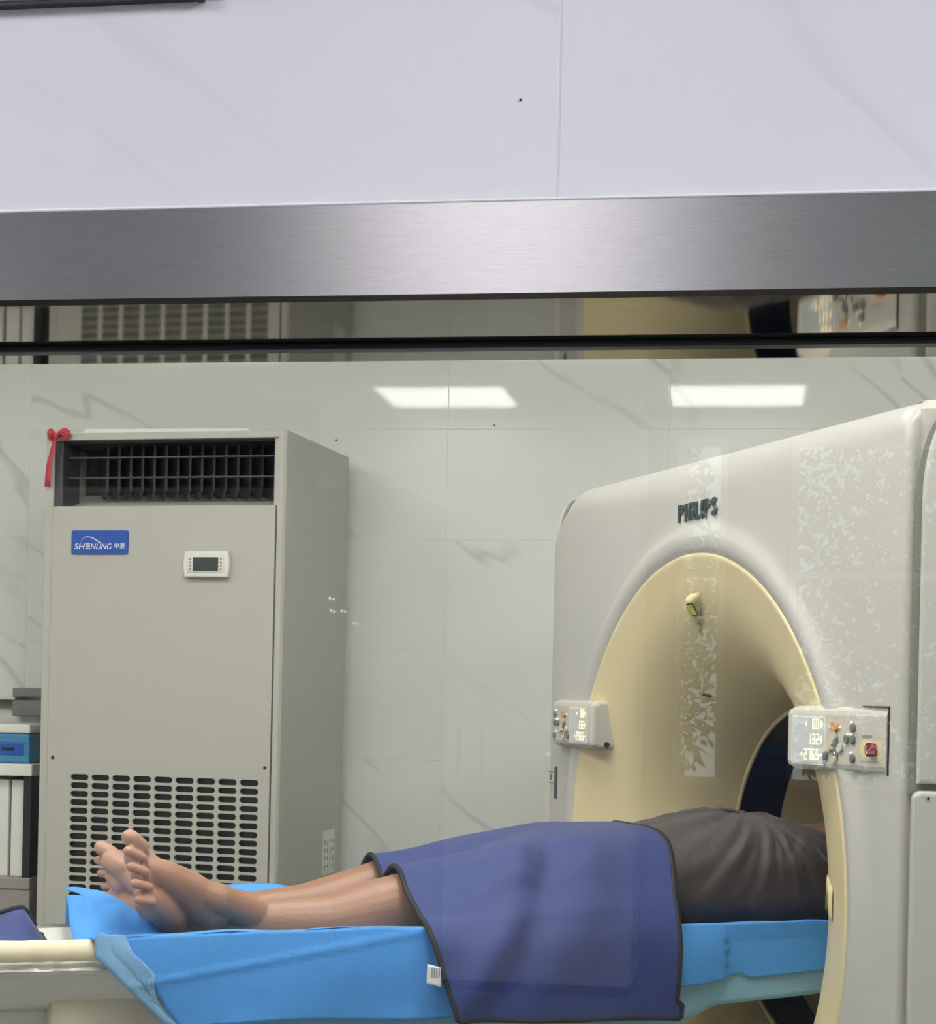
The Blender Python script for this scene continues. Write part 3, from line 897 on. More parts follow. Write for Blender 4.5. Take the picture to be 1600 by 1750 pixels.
# control panels either side of the bore
def ctrl_panel(sg):
    fm = lambda u, v, d: (d, sg * u, v)
    body = [(-.022, 1.256), (-.022, 1.347), (.010, 1.347), (.022, 1.341), (.024, 1.335), (.024, 1.268), (.022, 1.262), (.010, 1.256)]
    # housing cross-section in (a, z) swept along t with a rounded inner end
    V = []; Fc = []
    secs = [(.3925, .80, .86), (.3945, .9, .94), (.399, 1, .985), (.410, 1, 1), (.672 if sg > 0 else .604, 1, 1)]
    zc = 1.3015
    for t, ka, kz in secs:
        for a, z in body:
            V.append((-.022 + (a + .022) * ka - (.012 if t > .5 else 0) * (a < 0), sg * t, zc + (z - zc) * kz))
    k = len(body)
    for i in range(len(secs) - 1):
        for q in range(k):
            p = (q + 1) % k
            Fc.append((i * k + q, i * k + p, (i + 1) * k + p, (i + 1) * k + q))
    Fc.append(tuple(range(k))); Fc.append(tuple((len(secs) - 1) * k + q for q in range(k)))
    cp = obj('control_panel', V, Fc, m_panel, ga)
    A = .0243
    def P(name, t0, t1, z0, z1, a1, m, r=.0015):
        lo, hi = min(sg * t0, sg * t1), max(sg * t0, sg * t1)
        return prism(name, rrect(lo, hi, z0, z1, r), lambda u, v, d: (d, u, v), .0238, a1, m, cp)
    P('screen_surround', .4105, .5085, 1.2645, 1.3335, .0245, m_white, .004)
    P('screen', .4135, .5055, 1.267, 1.331, .0252, m_screen, .002)
    # digits, right aligned
    right = .5035 if sg > 0 else -.4155
    for s, z in (('+ 0.0', 1.3145), ('132', 1.293), ('+276.5', 1.2715)):
        q, wd = seg_digits(s, .0150, .0072, .0040, .0016)
        x0 = right - .012 - wd
        boxes('digit_row', [(.0253, .0256, x0 + a, x0 + a + c, z + b, z + b + d) for a, b, c, d in q], m_digit, cp)
        boxes('unit_mark', [(.0253, .0256, right - .009, right - .001, z + .006, z + .0085), (.0253, .0256, right - .006, right - .004, z + .002, z + .0125)][: 1 if z < 1.28 else 2], m_digit, cp)
    def btn(t, z, w, h, m, nm='button'):
        pts = [(sg * t + w * cos(2 * pi * q / 16), z + h * sin(2 * pi * q / 16)) for q in range(16)]
        return prism(nm, pts, lambda u, v, d: (d, u, v), .0238, .0285, m, cp, bev=.0012)
    b0 = btn(.537, 1.3195, .0105, .0070, m_btn_orange)
    P('key_pad', .531, .545, 1.272, 1.308, .0252, m_btn_dark, .003)
    P('key_pad', .518, .558, 1.284, 1.295, .0253, m_btn_dark, .003)
    for (t, z) in ((.5375, 1.3065), (.5375, 1.2735)): btn(t, z, .0055, .0058, m_btn_cream)
    for t in (.5225, .5525): btn(t, 1.2895, .0055, .0065, m_btn_cream)
    for (t, z) in ((.587, 1.3185), (.570, 1.3025), (.5875, 1.3025), (.588, 1.2770), (.5125, 1.2780)): btn(t, z, .0052, .0062, m_btn_grey)
    leds = [(.5235, 1.3190), (.5505, 1.3190), (.5305, 1.2895), (.5445, 1.2895), (.5375, 1.2825), (.5820, 1.3265), (.5820, 1.3095), (.5815, 1.2850), (.572, 1.3095)]
    for t, z in leds:
        V, Fc = tube_data([(.0245, sg * t, z), (.0262, sg * t, z)], .0011, 6)
        obj('indicator_light', V, Fc, m_led, cp)
    V, Fc = tube_data([(-.008, sg * .3905, 1.2645), (-.008, sg * .3945, 1.2645)], .0055, 12)
    obj('socket', V, Fc, m_dark, cp)
    if sg < 0: return
    rc_ = P('stop_recess', .605, .662, 1.2785, 1.3025, .0246, m_cream, (.011, .003, .003, .011))
    V, Fc = tube_data([(.0246, sg * .643, 1.2905), (.0285, sg * .643, 1.2905), (.034, sg * .643, 1.2905), (.0345, sg * .643, 1.2905)], [.0085, .0095, .0095, .0075], 20)
    obj('stop_button', V, Fc, m_stop, cp)
    V, Fc = tube_data([(.0346 , sg * .643 + .005 * cos(q * pi / 8), 1.2905 + .005 * sin(q * pi / 8)) for q in range(4, 13)], .0007, 6)
    obj('stop_arrow', V, Fc, m_print, cp)
    box('print_line', .0241, .0246, .610, .635, 1.3065, 1.3095, m_key, cp)
    box('print_line', .0241, .0246, .606, .655, 1.2735, 1.2750, m_key, cp)
ctrl_panel(1); ctrl_panel(-1)
# the panel on the window side is swivelled so that its outer end lies flush with the cover
for cpn in [o for o in ga.children if o.name.startswith('control_panel') and sum(v.co.y for v in o.data.vertices) > 0]:
    for o in [cpn] + list(cpn.children):
        for v in o.data.vertices:
            d = v.co.y - .398
            v.co.x -= .0755 * max(0, d); v.co.y = .398 + d * (.866 if d > 0 else 1)
box('panel_gap', -.0005, .0016, .6358, .6380, 1.257, 1.348, m_dark, ga)
box('panel_gap', -.0005, .0018, .57, .6380, 1.3473, 1.3488, m_dark, ga)

# ------------------------------------------------------------------ patient couch
ct_ = empty('patient_couch', GLOC, GRZ)
tag(ct_, 'cream and white scanner couch running into the bore under the patient', 'couch')
HW = .222
def pad_z(t): return .955 + .040 * (abs(t) / HW) ** 2.2
A0, A1 = -.75, 1.75
def smooth01(k):
    k = max(0, min(1, k)); return k * k * (3 - 2 * k)
def padf(u, v):
    a = A0 + (A1 - A0) * u
    t = -HW + 2 * HW * v
    z = pad_z(t) + (.004 * noise.noise(Vector((a * 9, t * 9, 3))) if a > .9 else 0)
    return (a, t, z)
grid('film_cover', 90, 24, lambda u, v: (lambda p: (p[0], p[1], p[2] - .004 - (.030 * smooth01((.16 - p[1]) / .3)) * smooth01((p[0] - .85) / .1)))(padf(u, v)), m_film, ct_)
# near and far foam rims
for sg in (1,):
    V = []; Fc = []
    NS = 120
    sec = [(-.035, .006), (-.012, .014), (.000, .0165), (.009, .011), (.012, .0), (.010, -.011), (.0, -.0135), (-.035, -.012)]
    for i in range(NS + 1):
        a = A0 + (A1 - A0) * i / NS
        wob = .0022 * noise.noise(Vector((a * 30, sg, 0))) + .0014 * noise.noise(Vector((a * 75, sg, 3)))
        for (dt, dz) in sec:
            V.append((a, sg * (HW + dt + wob), .987 + dz + wob))
    k = len(sec)
    for i in range(NS):
        for q in range(k):
            p = (q + 1) % k
            Fc.append((i * k + q, i * k + p, (i + 1) * k + p, (i + 1) * k + q))
    Fc.append(tuple(range(k))); Fc.append(tuple(NS * k + q for q in range(k)))
    obj('foam_rim', V, Fc, m_pad, ct_, True)
# crumpled film edge under the rim
def film_edge(u, v):
    a = A0 + (A1 - A0) * u
    c = .004 * noise.noise(Vector((a * 70, v * 3, 5)))
    return (a, HW + .008 + c + .003 * sin(v * 7), .976 - .014 * v + .002 * noise.noise(Vector((a * 45, v, 8))))
grid('film_edge', 260, 5, film_edge, m_film, ct_)
# cradle shell
sec = []
for q in range(13):
    a = pi * q / 12
    sec.append((.2 * cos(a), .962 - .075 * max(0, sin(a)) ** .75))
sec = [(HW + .006, .966), (HW + .009, .957)] + [(t * (HW + .006) / .2, z - .006) for t, z in sec] + [(-HW - .009, .957), (-HW - .006, .966)]
V = []; Fc = []
for a in (A0, A1):
    V += [(a, t, z) for t, z in sec]
k = len(sec)
for q in range(k - 1): Fc.append((q, q + 1, k + q + 1, k + q))
Fc.append(tuple(range(k))); Fc.append(tuple(range(2 * k - 1, k - 1, -1)))
sh_ = obj('cradle', V, Fc, m_shell, ct_, True)
box('carriage', .16, 1.045, -.17, .205, .80, .936, m_shell2, ct_, bev=.012)
box('carriage_plate', .15, 1.9, -.19, .16, .80, .905, m_shell, ct_, bev=.01)
box('pedestal', .30, 1.9, -.20, .21, .02, .799, m_shell, ct_, bev=.03, seg=3)
box('base_plate', .22, 2.0, -.26, .27, 0, .0199, m_groove, ct_, bev=.005)

# ------------------------------------------------------------------ blue disposable sheet
bs = empty('bed_sheet', GLOC, GRZ)
tag(bs, 'bright blue disposable sheet spread over the couch and hanging down its near side', 'sheet')
def lerp(a, b, k): return a + (b - a) * max(0, min(1, k))
def interp(x, tab):
    if x <= tab[0][0]: return tab[0][1]
    for (x0, y0), (x1, y1) in zip(tab, tab[1:]):
        if x <= x1: return y0 + (y1 - y0) * (x - x0) / (x1 - x0)
    return tab[-1][1]
LEFT = .992
def edge_z(a):
    # crest of the near border: gentle ups and downs
    return 1.010 + .003 * noise.noise(Vector((a * 9, 0, 2))) + .004 * math.exp(-((a - .62) / .18) ** 2) - .006 * max(0, (a - .85) / .14)
def sheet_top(u, v):
    a = lerp(LEFT, -.55, u)
    t = -.235 + (.235 + .236) * v
    z = pad_z(max(-HW, min(HW, t))) + .006
    crest = edge_z(a)
    k = max(0, min(1, (t - .13) / .10)); z = z + (crest - z) * k * k * (3 - 2 * k)
    k2 = max(0, min(1, (-t - .15) / .08)); z = z + (1.012 + .016 * math.exp(-((a - .70) / .11) ** 2) - z) * k2 * k2 * (3 - 2 * k2)
    z += .0035 * noise.noise(Vector((a * 13, t * 13, 1)))
    return (a, t, z)
grid('top_sheet', 150, 40, sheet_top, m_sheet, bs, thick=.0006)
def hem(a):
    if a > .30: return .884 + .003 * sin(a * 17)
    if a > .045: return interp(a, [(.045, .9345), (.115, .922), (.30, .905)])
    return interp(a, [(-.55, .955), (-.14, .940), (.035, .926), (.045, .9345)])
def sheet_side(u, v, low=False, band=False):
    s = u
    a = lerp(LEFT, -.55, s)
    zt = edge_z(a) + .0008
    zb = hem(a) if not low else (interp(a, [(-.55, .93), (-.13, .903), (.11, .885), (.3, .82), (1.0, .80)]))
    if not low and a > .80:
        # the cut corner: the side edge runs diagonally down to the right
        pass
    z = zt + (zb - zt) * v
    # diagonal left edge
    a_left = LEFT - .004 - .95 * max(0, zt - z - .024) - .05 * (zt - z)
    # u in [0, .06] is the thin single-layer border, from .06 on the folded double layer
    fold = a_left - .040 - .012 * sin((zt - z) * 40)
    if band: a = a_left + (fold - a_left) * s
    else: a = fold + .008 + (-.558 - fold) * s if not low else a_left - .03 + (-.55 - a_left + .03) * s
    t = .237 + .010 * sin(pi * min(1, v * 1.6) * .5) + .006 * noise.noise(Vector((a * 7, z * 4, 4))) * v + .004 * sin(a * 23 + z * 18) * v
    if low: t -= .010 * v + .006
    if band: t -= .0006
    # fold line near the gantry
    t += (-.008 if (not low and a < .04 and v > .02) else 0) * min(1, v * 3)
    # soft crease under the leg
    if not low:
        zc_ = .985 - .16 * (a - .66) if a < .97 else .94
        t += .0035 * math.exp(-((z - zc_) / .0035) ** 2) * smooth01((a - .45) / .1) * smooth01((.97 - a) / .05)
        t += .0012 * math.exp(-((a - .575 - .2 * (z - .9)) / .003) ** 2)
    return (a, t, z)
grid('side_drop', 220, 26, lambda u, v: sheet_side(u, v), m_sheet, bs, thick=.0006)
grid('single_layer_border', 12, 26, lambda u, v: sheet_side(u, v, False, True), m_sheet3, bs, thick=.0006)
grid('under_layer', 120, 14, lambda u, v: sheet_side(u, v, True), m_sheet2, bs, thick=.0006)
# far border hanging on the other side
grid('far_drop', 60, 6, lambda u, v: (lerp(LEFT, -.55, u), -.236 - .01 * v + .004 * sin(u * 60) * v, 1.0115 + .016 * math.exp(-((lerp(LEFT, -.55, u) - .70) / .11) ** 2) - .11 * v), m_sheet, bs, thick=.0006)
# raised corner by the soles
FL = [  # rows from the couch upwards, each left -> right (a, t, z)
    [(.992, .232, 1.003), (.965, .215, .998), (.93, .19, .996), (.895, .165, .995), (.872, .150, .994)],
    [(.992, .205, 1.018), (.965, .185, 1.017), (.935, .165, 1.016), (.905, .150, 1.012), (.884, .140, 1.005)],
    [(.990, .170, 1.036), (.966, .155, 1.036), (.943, .145, 1.034), (.920, .140, 1.028), (.902, .135, 1.018)],
    [(.994, .135, 1.052), (.975, .130, 1.052), (.958, .128, 1.050), (.940, .128, 1.043), (.925, .128, 1.033)],
    [(1.024, .118, 1.064), (.995, .112, 1.063), (.975, .112, 1.061), (.958, .115, 1.054), (.948, .118, 1.046)]]
def flap(u, v):
    r = v * 4; c = u * 4
    i = min(3, int(r)); j = min(3, int(c)); fr, fc = r - i, c - j
    P = [Vector(FL[i][j]), Vector(FL[i][j + 1]), Vector(FL[i + 1][j]), Vector(FL[i + 1][j + 1])]
    p = (P[0] * (1 - fc) + P[1] * fc) * (1 - fr) + (P[2] * (1 - fc) + P[3] * fc) * fr
    p.z += .003 * noise.noise(p * 40); p.y += .004 * noise.noise(p * 30 + Vector((5, 0, 0)))
    return tuple(p)
grid('raised_corner', 32, 32, flap, m_sheet, bs, thick=.0006)

# ------------------------------------------------------------------ person lying on the couch
def cap(pts, radii, n=18):
    """rounded closed limb: path of points with (width, height) radii"""
    P = [Vector(p) for p in pts]
    rad = [(r, r) if not isinstance(r, (tuple, list)) else r for r in radii]
    # add end caps
    def ext(p, d, r):
        out = []
        m_ = (r[0] + r[1]) / 2
        for s in (.5, .85):
            k = sqrt(1 - s * s)
            out.append((p + d * (m_ * s), (r[0] * k, r[1] * k)))
        return out
    d0 = (P[0] - P[1]).normalized(); d1 = (P[-1] - P[-2]).normalized()
    seq = list(reversed(ext(P[0], d0, rad[0]))) + list(zip(P, rad)) + ext(P[-1], d1, rad[-1])
    V = []; Fc = []
    up = Vector((0, 0, 1))
    prev = None
    for i, (p, r) in enumerate(seq):
        a = seq[max(0, i - 1)][0]; b = seq[min(len(seq) - 1, i + 1)][0]
        d = (b - a).normalized()
        s = d.cross(up) if prev is None else prev - d * prev.dot(d)
        if s.length < 1e-4: s = d.cross(Vector((0, 1, 0)))
        s.normalize(); prev = s
        t = s.cross(d)
        for k in range(n):
            an = 2 * pi * k / n
            V.append(p + s * (r[0] * cos(an)) + t * (r[1] * sin(an)))
    L = len(seq)
    for i in range(L - 1):
        for k in range(n):
            j = (k + 1) % n
            Fc.append((i * n + k, i * n + j, (i + 1) * n + j, (i + 1) * n + k))
    V.append(seq[0][0] + d0 * (seq[0][1][0] * .6)); V.append(seq[-1][0] + d1 * (seq[-1][1][0] * .6))
    for k in range(n):
        j = (k + 1) % n
        Fc.append((k, L * n, j)); Fc.append(((L - 1) * n + k, (L - 1) * n + j, L * n + 1))
    return V, Fc

BV = []; BF = []
def add(VF):
    V, Fc = VF
    b = len(BV)
    BV.extend([tuple(v) for v in V]); BF.extend([tuple(i + b for i in f) for f in Fc])

# legs (hip, thigh, knee, calf, ankle)
add(cap([(-.02, .095, 1.055), (.18, .10, 1.052), (.33, .10, 1.044), (.41, .10, 1.038), (.50, .10, 1.026), (.555, .10, 1.016), (.63, .098, 1.003), (.72, .096, 1.003), (.80, .090, 1.002)],
        [(.070, .072), (.066, .068), .057, .055, (.054, .056), (.052, .053), (.045, .043), (.034, .036), (.033, .036)], 24))
add(cap([(-.02, -.095, 1.055), (.18, -.10, 1.052), (.33, -.10, 1.048), (.41, -.10, 1.041), (.50, -.10, 1.026), (.56, -.098, 1.010), (.63, -.095, 1.000), (.71, -.085, .998), (.79, -.07, 1.0)],
        [(.070, .072), (.068, .070), .060, .056, (.054, .053), (.052, .050), (.045, .041), (.034, .034), (.033, .036)], 24))
# trunk, neck, head and arms inside the bore
add(cap([(.04, 0, 1.045), (-.10, 0, 1.06), (-.22, 0, 1.055), (-.36, 0, 1.06), (-.48, 0, 1.065), (-.55, 0, 1.06)],
        [(.16, .085), (.172, .095), (.160, .088), (.165, .10), (.17, .098), (.12, .075)], 32))
add(cap([(-.55, 0, 1.05), (-.63, 0, 1.055)], [.058, .055]))
add(cap([(-.66, 0, 1.075), (-.72, 0, 1.078), (-.78, 0, 1.072)], [(.062, .078), (.074, .094), (.062, .08)], 24))
add(cap([(-.69, 0, 1.165), (-.705, 0, 1.168), (-.72, 0, 1.158)], [(.016, .012), (.013, .018), (.009, .012)]))   # nose
add(cap([(-.672, -.018, 1.158), (-.672, .018, 1.158)], [.008, .008], 10))                                      # mouth
for s in (1, -1):
    add(cap([(-.715, s * .078, 1.06), (-.735, s * .082, 1.06)], [(.010, .022), (.008, .02)], 10))              # ears
    add(cap([(-.52, s * .165, 1.055), (-.66, s * .185, 1.06), (-.78, s * .17, 1.075)], [.048, .042, .038]))     # arm raised overhead
    add(cap([(-.78, s * .17, 1.075), (-.90, s * .12, 1.085), (-.985, s * .075, 1.09)], [.037, .033, .024]))
    add(cap([(-.985, s * .075, 1.09), (-1.05, s * .04, 1.09)], [(.034, .014), (.038, .013)]))
    for q in range(4):
        add(cap([(-1.05, s * (.068 - q * .019), 1.09), (-1.095, s * (.062 - q * .019), 1.087), (-1.12 + .006 * abs(q - 1), s * (.058 - q * .019), 1.08)], [.009, .0085, .007], 10))
    add(cap([(-1.0, s * .100, 1.088), (-1.035, s * .112, 1.085), (-1.06, s * .108, 1.08)], [.011, .010, .008], 10))

def foot(beta, rho, side, heel, sc=.95):
    cb, sb, cr, sr = cos(beta), sin(beta), cos(rho), sin(rho)
    Z = Vector((0, side * sr, cr)); T = Vector((0, side * cr, -sr)); A = Vector((1, 0, 0))
    u = cb * Z + sb * A; n = -cb * A + sb * Z; w = T
    H = Vector(heel)
    return lambda a, b, c: H + sc * (a * u + b * w + c * n)
def add_foot(f, ankle, shin):
    def limb(pts, rad, n=16): add(cap([f(*p) for p in pts], rad, n))
    limb([(.018, 0, .03), (.03, 0, .055), (.05, 0, .085)], [.031, .033, .034])                     # heel to ankle
    add(cap([f(.045, 0, .085), Vector(ankle), Vector(shin)], [.034, .035, .035], 18))
    limb([(.05, 0, .085), (.10, -.012, .062), (.15, -.014, .040), (.18, -.012, .026)], [.034, .031, .024, .017])   # instep
    limb([(.02, .006, .026), (.08, .014, .030), (.13, .024, .024), (.175, .030, .018)], [.028, .026, .021, .016])  # outer edge
    limb([(.02, -.004, .026), (.09, -.014, .036), (.15, -.026, .024), (.182, -.028, .018)], [.028, .026, .022, .019])  # inner edge
    limb([(.06, 0, .098), (.095, -.008, .078), (.14, -.012, .050)], [.024, .024, .020])
    add(cap([f(.105, -.008, .066), f(.075, 0, .104), Vector(shin) + Vector((-.02, 0, .008))], [.020, .024, .026], 16))
    add(cap([f(.022, 0, .035), Vector(shin) + Vector((.03, 0, -.008)), Vector(shin) + Vector((-.03, 0, -.004))], [.030, .028, .029], 16))
    limb([(.150, -.036, .016), (.186, -.032, .014)], [.019, .020])                                 # ball of big toe
    limb([(.155, 0, .018), (.185, -.004, .016)], [.018, .015])
    limb([(.14, .034, .015), (.165, .036, .013)], [.016, .014])
    # toes: big toe first
    toes = [(-.032, .180, .250, .0118, .0125), (-.0085, .184, .249, .0074, .0080), (.0105, .178, .236, .0070, .0077), (.0285, .168, .220, .0068, .0075), (.0455, .156, .202, .0066, .0073)]
    for k, (w, u0, u1, r0, r1) in enumerate(toes):
        um = (u0 + u1) / 2
        lift = .010 if k else .006
        limb([(u0 - .02, w * .86, .016), (um, w, .020 + lift), (u1 - r1 * .9, w * 1.04, .015 if k else .018)], [r0 * 1.15, r0, r1], 12)
add_foot(foot(R(22), R(52), 1, (.872, .068, .985)), (.815, .092, 1.006), (.75, .094, 1.003))
add_foot(foot(R(22), R(70), -1, (.868, -.045, .985)), (.81, -.066, 1.003), (.74, -.078, .999))

tmp_me = bpy.data.meshes.new('body_parts'); tmp_me.from_pydata(BV, [], BF)
bm = bmesh.new(); bm.from_mesh(tmp_me)
bmesh.ops.recalc_face_normals(bm, faces=bm.faces)
bm.to_mesh(tmp_me); bm.free()
tmp = bpy.data.objects.new('body_parts', tmp_me); COL.objects.link(tmp)
md = tmp.modifiers.new('remesh', 'REMESH'); md.mode = 'VOXEL'; md.voxel_size = .0025; md.use_smooth_shade = True
md = tmp.modifiers.new('smooth', 'SMOOTH'); md.factor = .5; md.iterations = 7
bpy.context.view_layer.update()
pm = bpy.data.meshes.new_from_object(tmp.evaluated_get(bpy.context.evaluated_depsgraph_get()))
bpy.data.objects.remove(tmp)
pm.name = 'person'
person = link('person', pm, m_skin, None, True)
person.location = GLOC; person.rotation_euler = (0, 0, GRZ)
tag(person, 'person lying barefoot on the couch in dark shorts, upper body inside the scanner bore', 'person')
# shorts
TOPZ = [(-.30, 1.085), (-.246, 1.120), (-.20, 1.145), (-.134, 1.161), (-.08, 1.166), (.026, 1.152), (.089, 1.142), (.20, 1.136), (.30, 1.132)]
def shorts_f(u, v):
    a = lerp(.27, -.275, u)
    th = 2 * pi * v - pi / 2
    zt = interp(a, TOPZ); zb = .968
    hz = (zt - zb) / 2; zc = (zt + zb) / 2
    hw = interp(a, [(-.3, .180), (-.1, .192), (.1, .190), (.3, .186)])
    c, s = cos(th), sin(th)
    q_ = (abs(c) ** 2.6 + abs(s) ** 2.6) ** (-1 / 2.6)
    t = hw * c * q_; z = zc + hz * s * q_
    # dip between the thighs
    dip = max(0, (a - .02) / .25); z -= .03 * dip * math.exp(-(t / .03) ** 2) * (s > 0)
    # wrinkles radiating from the fly
    da, dz = a + .085, (z - 1.155) - .0
    dist = sqrt(da * da + (1.166 - z) ** 2 + .3 * t * t) + 1e-4
    ang = math.atan2(1.166 - z + .2 * abs(t), da)
    w = (.0045 * sin(ang * 15 + 3 * noise.noise(Vector((a * 5, t * 5, z * 5)))) + .003 * sin(ang * 29 + 1.3)) * min(1, dist / .05) * math.exp(-dist / .25)
    w += .004 * noise.noise(Vector((a * 14 + z * 20, t * 9, z * 26))) + .0022 * noise.noise(Vector(((a + z * .8) * 55, t * 10, (z - a) * 12)))
    return (a, t * (1 + w * 4), z + w * smooth01((s + .5) / .8))
shp = grid('shorts', 150, 130, shorts_f, m_shorts, person, thick=.001)
tube('drawstring', [(-.075 + .02 * sin(q * .9), .012 + .012 * cos(q * 1.3), 1.1685 + .002 * sin(q)) for q in range(9)], .0016, m_shorts, shp, n=6)
# hair (inside the bore)
V, Fc = cap([(-.745, 0, 1.06), (-.775, 0, 1.062), (-.80, 0, 1.06)], [(.078, .09), (.072, .088), (.055, .065)], 20)
obj('hair', V, Fc, m_hair, person, True)

# ------------------------------------------------------------------ lead apron over the thighs
ap = empty('lead_apron', GLOC, GRZ)
tag(ap, 'blue lead apron with black binding draped over the thighs of the lying person', 'apron')
# cross-section stations: (s, t, left z, right z)
SEC = [(-.262, .900, .905), (-.255, .96, .97), (-.225, 1.01, 1.03), (-.175, 1.052, 1.09), (-.135, 1.078, 1.125), (-.10, 1.0875, 1.139), (-.06, 1.077, 1.1415), (-.01, 1.055, 1.142), (.035, 1.064, 1.143),
       (.07, 1.082, 1.142), (.10, 1.0885, 1.138), (.135, 1.078, 1.126), (.17, 1.053, 1.103), (.205, 1.030, 1.070), (.238, 1.016, 1.035), (.259, .990, .995), (.267, .950, .950), (.270, .91, .91), (.271, .884, .875)]
KNEE = .013
def ap_sec(v, k):
    x = v * (len(SEC) - 1); i = min(len(SEC) - 2, int(x)); f = x - i
    f2 = f
    def cr(idx):
        p = [SEC[max(0, min(len(SEC) - 1, i + q))][idx] for q in (-1, 0, 1, 2)]
        return .5 * ((2 * p[1]) + (-p[0] + p[2]) * f2 + (2 * p[0] - 5 * p[1] + 4 * p[2] - p[3]) * f2 ** 2 + (-p[0] + 3 * p[1] - 3 * p[2] + p[3]) * f2 ** 3)
    return cr(0), cr(1), cr(2)
def smooth(k):
    k = max(0, min(1, k)); return k * k * (3 - 2 * k)
def ap_f(u, v):
    t, zl, zr = ap_sec(v, u)
    k = smooth(u * 1.35)
    hang = max(0, min(1, (1.02 - (zl + (zr - zl) * u)) / .15)) if t > 0 else 0
    low = max(0, (t - .12) / .14)
    z = zl + (zr - zl) * (k if t < .24 else u)
    top = max(0, 1 - abs(t) / .22)
    z += top * .008 * math.exp(-((u - .28) / .22) ** 2)
    # edges run slanted
    zrel = max(0, 1.08 - z)
    aL = .527 - .010 * max(0, min(1, (t - .0) / .1)) * 0 - .28 * max(0, 1.06 - z) * (1 if t > 0 else 0)
    if t < 0: aL = .515 + .012 * (t + .1)
    aR = .095 + .030 * smooth(low) + .012 * max(0, hang) - (.010 if z < .90 and t > 0 else 0)
    a = aL + (aR - aL) * u
    # one long soft fold falling towards the foot end, and smaller ones
    f0 = .300 + .58 * max(0, 1.11 - z)
    if t > .02:
        d = (a - f0) / .022
        amt = smooth((t - .07) / .06) * (1 - smooth((.95 - z) / .10) * .35)
        t2 = amt * (.003 - .004 * math.exp(-d * d) + .024 * math.exp(-((a - f0 - .048) / .034) ** 2) + .010 * math.exp(-((a - f0 + .06) / .045) ** 2))
        t += t2 + .004 * noise.noise(Vector((a * 8, z * 8, 0))) * amt
        t += .010 * hang * sin((u - .15) * 7.0) * .6
        if t < .21: z += t2 * .45
    z += .0022 * noise.noise(Vector((a * 12, t * 12, 9)))
    return Vector((a, t, z))
AP_U, AP_V = 90, 110
grid('apron_cloth', AP_U, AP_V, lambda u, v: tuple(ap_f(u, v)), m_apron, ap, thick=.0035)
def edge_tape(name, pts):
    return tube(name, pts, .0042, m_trim, ap, n=8)
edge_tape('binding', [ap_f(0, j / 90) + Vector((.001, 0, 0)) for j in range(91)])
edge_tape('binding', [ap_f(1, j / 90) - Vector((.001, 0, 0)) for j in range(91)])
edge_tape('binding', [ap_f(j / 60, 1) for j in range(61)])
edge_tape('binding', [ap_f(j / 60, 0) for j in range(61)])
# white care tag sticking out of the left edge
pt = ap_f(0, .875)
tg = grid('care_tag', 6, 8, lambda u, v: (pt.x + .021 * u + .003, pt.y + .003 + .003 * sin(u * 2 + v), pt.z + .006 - .028 * v - .006 * (1 - u)), m_print, ap, thick=.0006)
boxes('print_line', [(pt.x + .006 + .0035 * q, pt.x + .0075 + .0035 * q, pt.y + .0075, pt.y + .0082, pt.z - .014, pt.z + .001) for q in range(4)], m_key, tg)

# ------------------------------------------------------------------ second lead garment at the couch foot end
lg = empty('lead_collar', GLOC, GRZ)
tag(lg, 'crumpled dark blue lead garment with black edging on the foot end of the couch', 'lead garment')
def col_f(u, v):
    a = 1.045 + .26 * v
    # ridge that stands up, near and far flank
    ridge = interp(v, [(0, .0), (.12, .055), (.22, .050), (.4, .036), (1, .04)])
    x = u * 2 - 1
    t = .105 + .10 * x + .012 * sin(v * 9)
    z = .981 + ridge * max(0, 1 - abs(x) ** 1.3) + .006 * noise.noise(Vector((a * 30, t * 30, 0)))
    return Vector((a, t, z))
grid('garment_cloth', 30, 40, lambda u, v: tuple(col_f(u, v)), m_apron, lg, thick=.004)
tube('binding', [col_f(j / 40, 0) for j in range(41)], .004, m_trim, lg)
tube('binding', [col_f(1, j / 40) for j in range(41)], .0045, m_trim, lg)
tube('binding', [col_f(0, j / 40) for j in range(41)], .004, m_trim, lg)
tube('binding', [col_f(.5 + .04 * sin(j * .3), .06 + .94 * j / 40) + Vector((0, 0, .003)) for j in range(41)], .004, m_trim, lg)

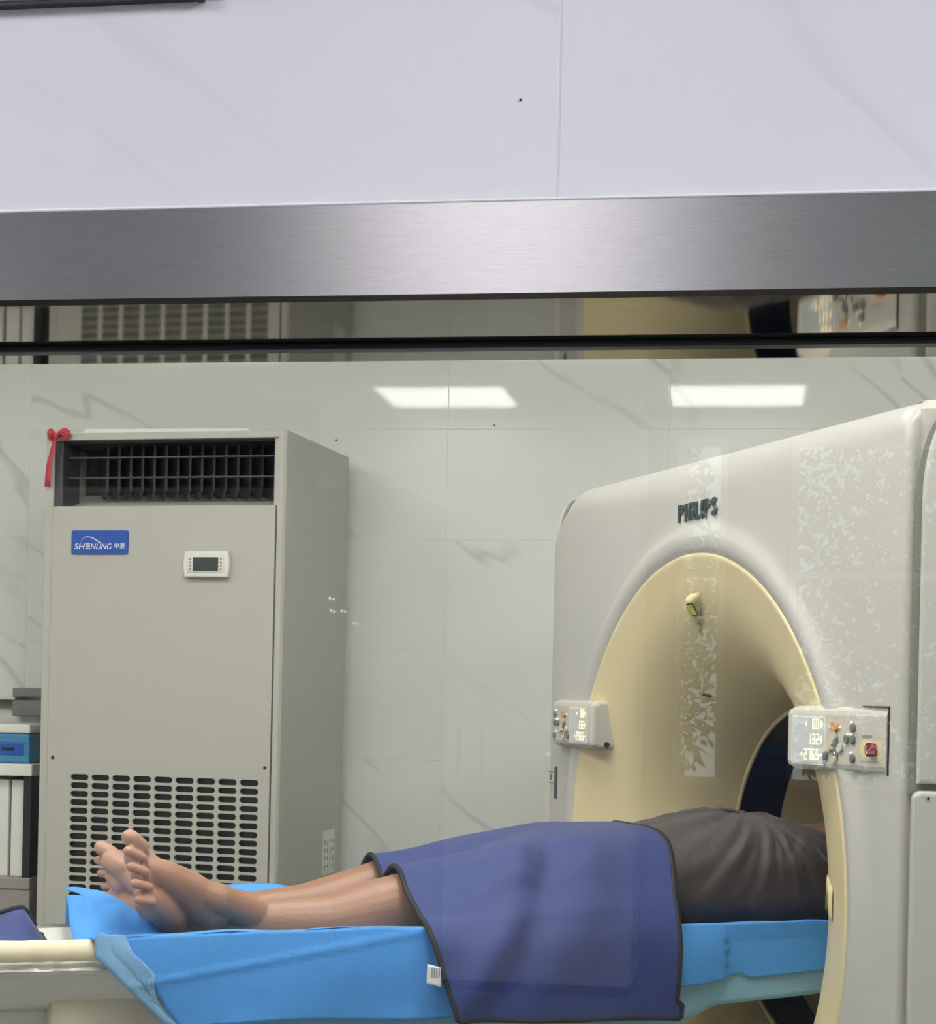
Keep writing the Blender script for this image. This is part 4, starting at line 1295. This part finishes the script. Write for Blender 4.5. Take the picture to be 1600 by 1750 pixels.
# ------------------------------------------------------------------ trees outside the control room windows
m_rackled = mat('green_led', (220, 255, 235), 0.4, emit=(200, 255, 225), estr=14.0)
m_rackled.cycles.emission_sampling = 'NONE'
m_leaf = mat('tree_leaves', (96, 138, 70), 0.6, var=0.35, vscale=2.0, trans=0.4)
m_bark = mat('tree_bark', (92, 78, 64), 0.9, bump=0.5, bscale=30)
rnd = random.Random(3)
for k, (cx, cy, r, h) in enumerate(((-2.1, -16, 2.05, 2.3), (2.1, -15.2, 2.05, 2.3), (6.3, -16.0, 2.05, 2.3))):
    tr = empty('garden_tree', (cx, cy, 0))
    tube('trunk', [(0, 0, 0), (.05, .03, h * .5), (0, 0, h)], [.12, .1, .06], m_bark, tr)
    V = []; Fc = []
    for q in range(15000):
        d = Vector((rnd.gauss(0, 1), rnd.gauss(0, 1), rnd.gauss(0, 1))).normalized() * (r * rnd.random() ** .4)
        p = Vector((d.x, d.y, max(.1, h + d.z * 1.3)))
        s1 = Vector((rnd.uniform(-1, 1), rnd.uniform(-1, 1), rnd.uniform(-1, 1))).normalized() * rnd.uniform(.05, .09)
        s2 = s1.cross(Vector((rnd.uniform(-1, 1), rnd.uniform(-1, 1), rnd.uniform(-1, 1)))).normalized() * .03
        b = len(V); V += [p - s1, p + s2, p + s1, p - s2]; Fc.append((b, b + 1, b + 2, b + 3))
    me = bpy.data.meshes.new('crown'); me.from_pydata([tuple(v) for v in V], [], Fc)
    cr = link('crown', me, m_leaf, tr); cr['kind'] = 'stuff'
    tag(tr, ('leafy tree outside, behind the narrow rear window', 'leafy tree outside, behind the middle rear window', 'leafy tree outside, behind the right rear window')[k], 'tree', 'trees outside the control room')
m_lawn = mat('lawn', (98, 116, 74), 0.9, var=0.2, vscale=8)
struct(box('ground', -16, 16, -30, -6.2, -.2, -.0601, m_lawn))

# ------------------------------------------------------------------ rack, and a cupboard added for its reflection, behind the photographer (seen mirrored in glass and steel)
cb = empty('cupboard', (-1.25, -5.72, 0))  # unseen, added so the steel face mirrors a bright middle
box('carcass', -.75, .75, -.26, .24, .05, 2.70, m_white, cb)
for x0, x1 in ((-.748, -.002), (.002, .748)):
    d = box('door', x0, x1, .241, .262, .06, 2.69, m_white, cb, bev=.002)
    hx = x1 - .05 if x0 < -.1 else x0 + .05
    box('handle', hx - .008, hx + .008, .263, .285, 1.0, 1.2, m_alu, d, bev=.003)
box('plinth', -.74, .74, -.25, .22, 0, .0499, m_dark, cb)
tag(cb, 'tall white two-door cupboard against the rear wall of the control room', 'cupboard')
rk = empty('equipment_rack', (-.95, -.82, 0))
box('cabinet', -.35, .35, -.20, .20, 0.03, 1.72, m_grey, rk, bev=.006)
box('base', -.33, .33, -.18, .18, 0, .0299, m_dark, rk)
box('front_plate', -.33, .33, .2005, .208, 1.30, 1.66, m_grey, rk, bev=.002)
for (x, z) in ((-.744, 1.520), (-.742, 1.498), (-.722, 1.498), (-.699, 1.476)):
    V, Fc = tube_data([(x + .95, .208, z), (x + .95, .2115, z)], .0022, 8)
    obj('indicator_light', V, Fc, m_rackled, rk)
tag(rk, 'grey equipment rack with small green lights in the control room', 'rack')
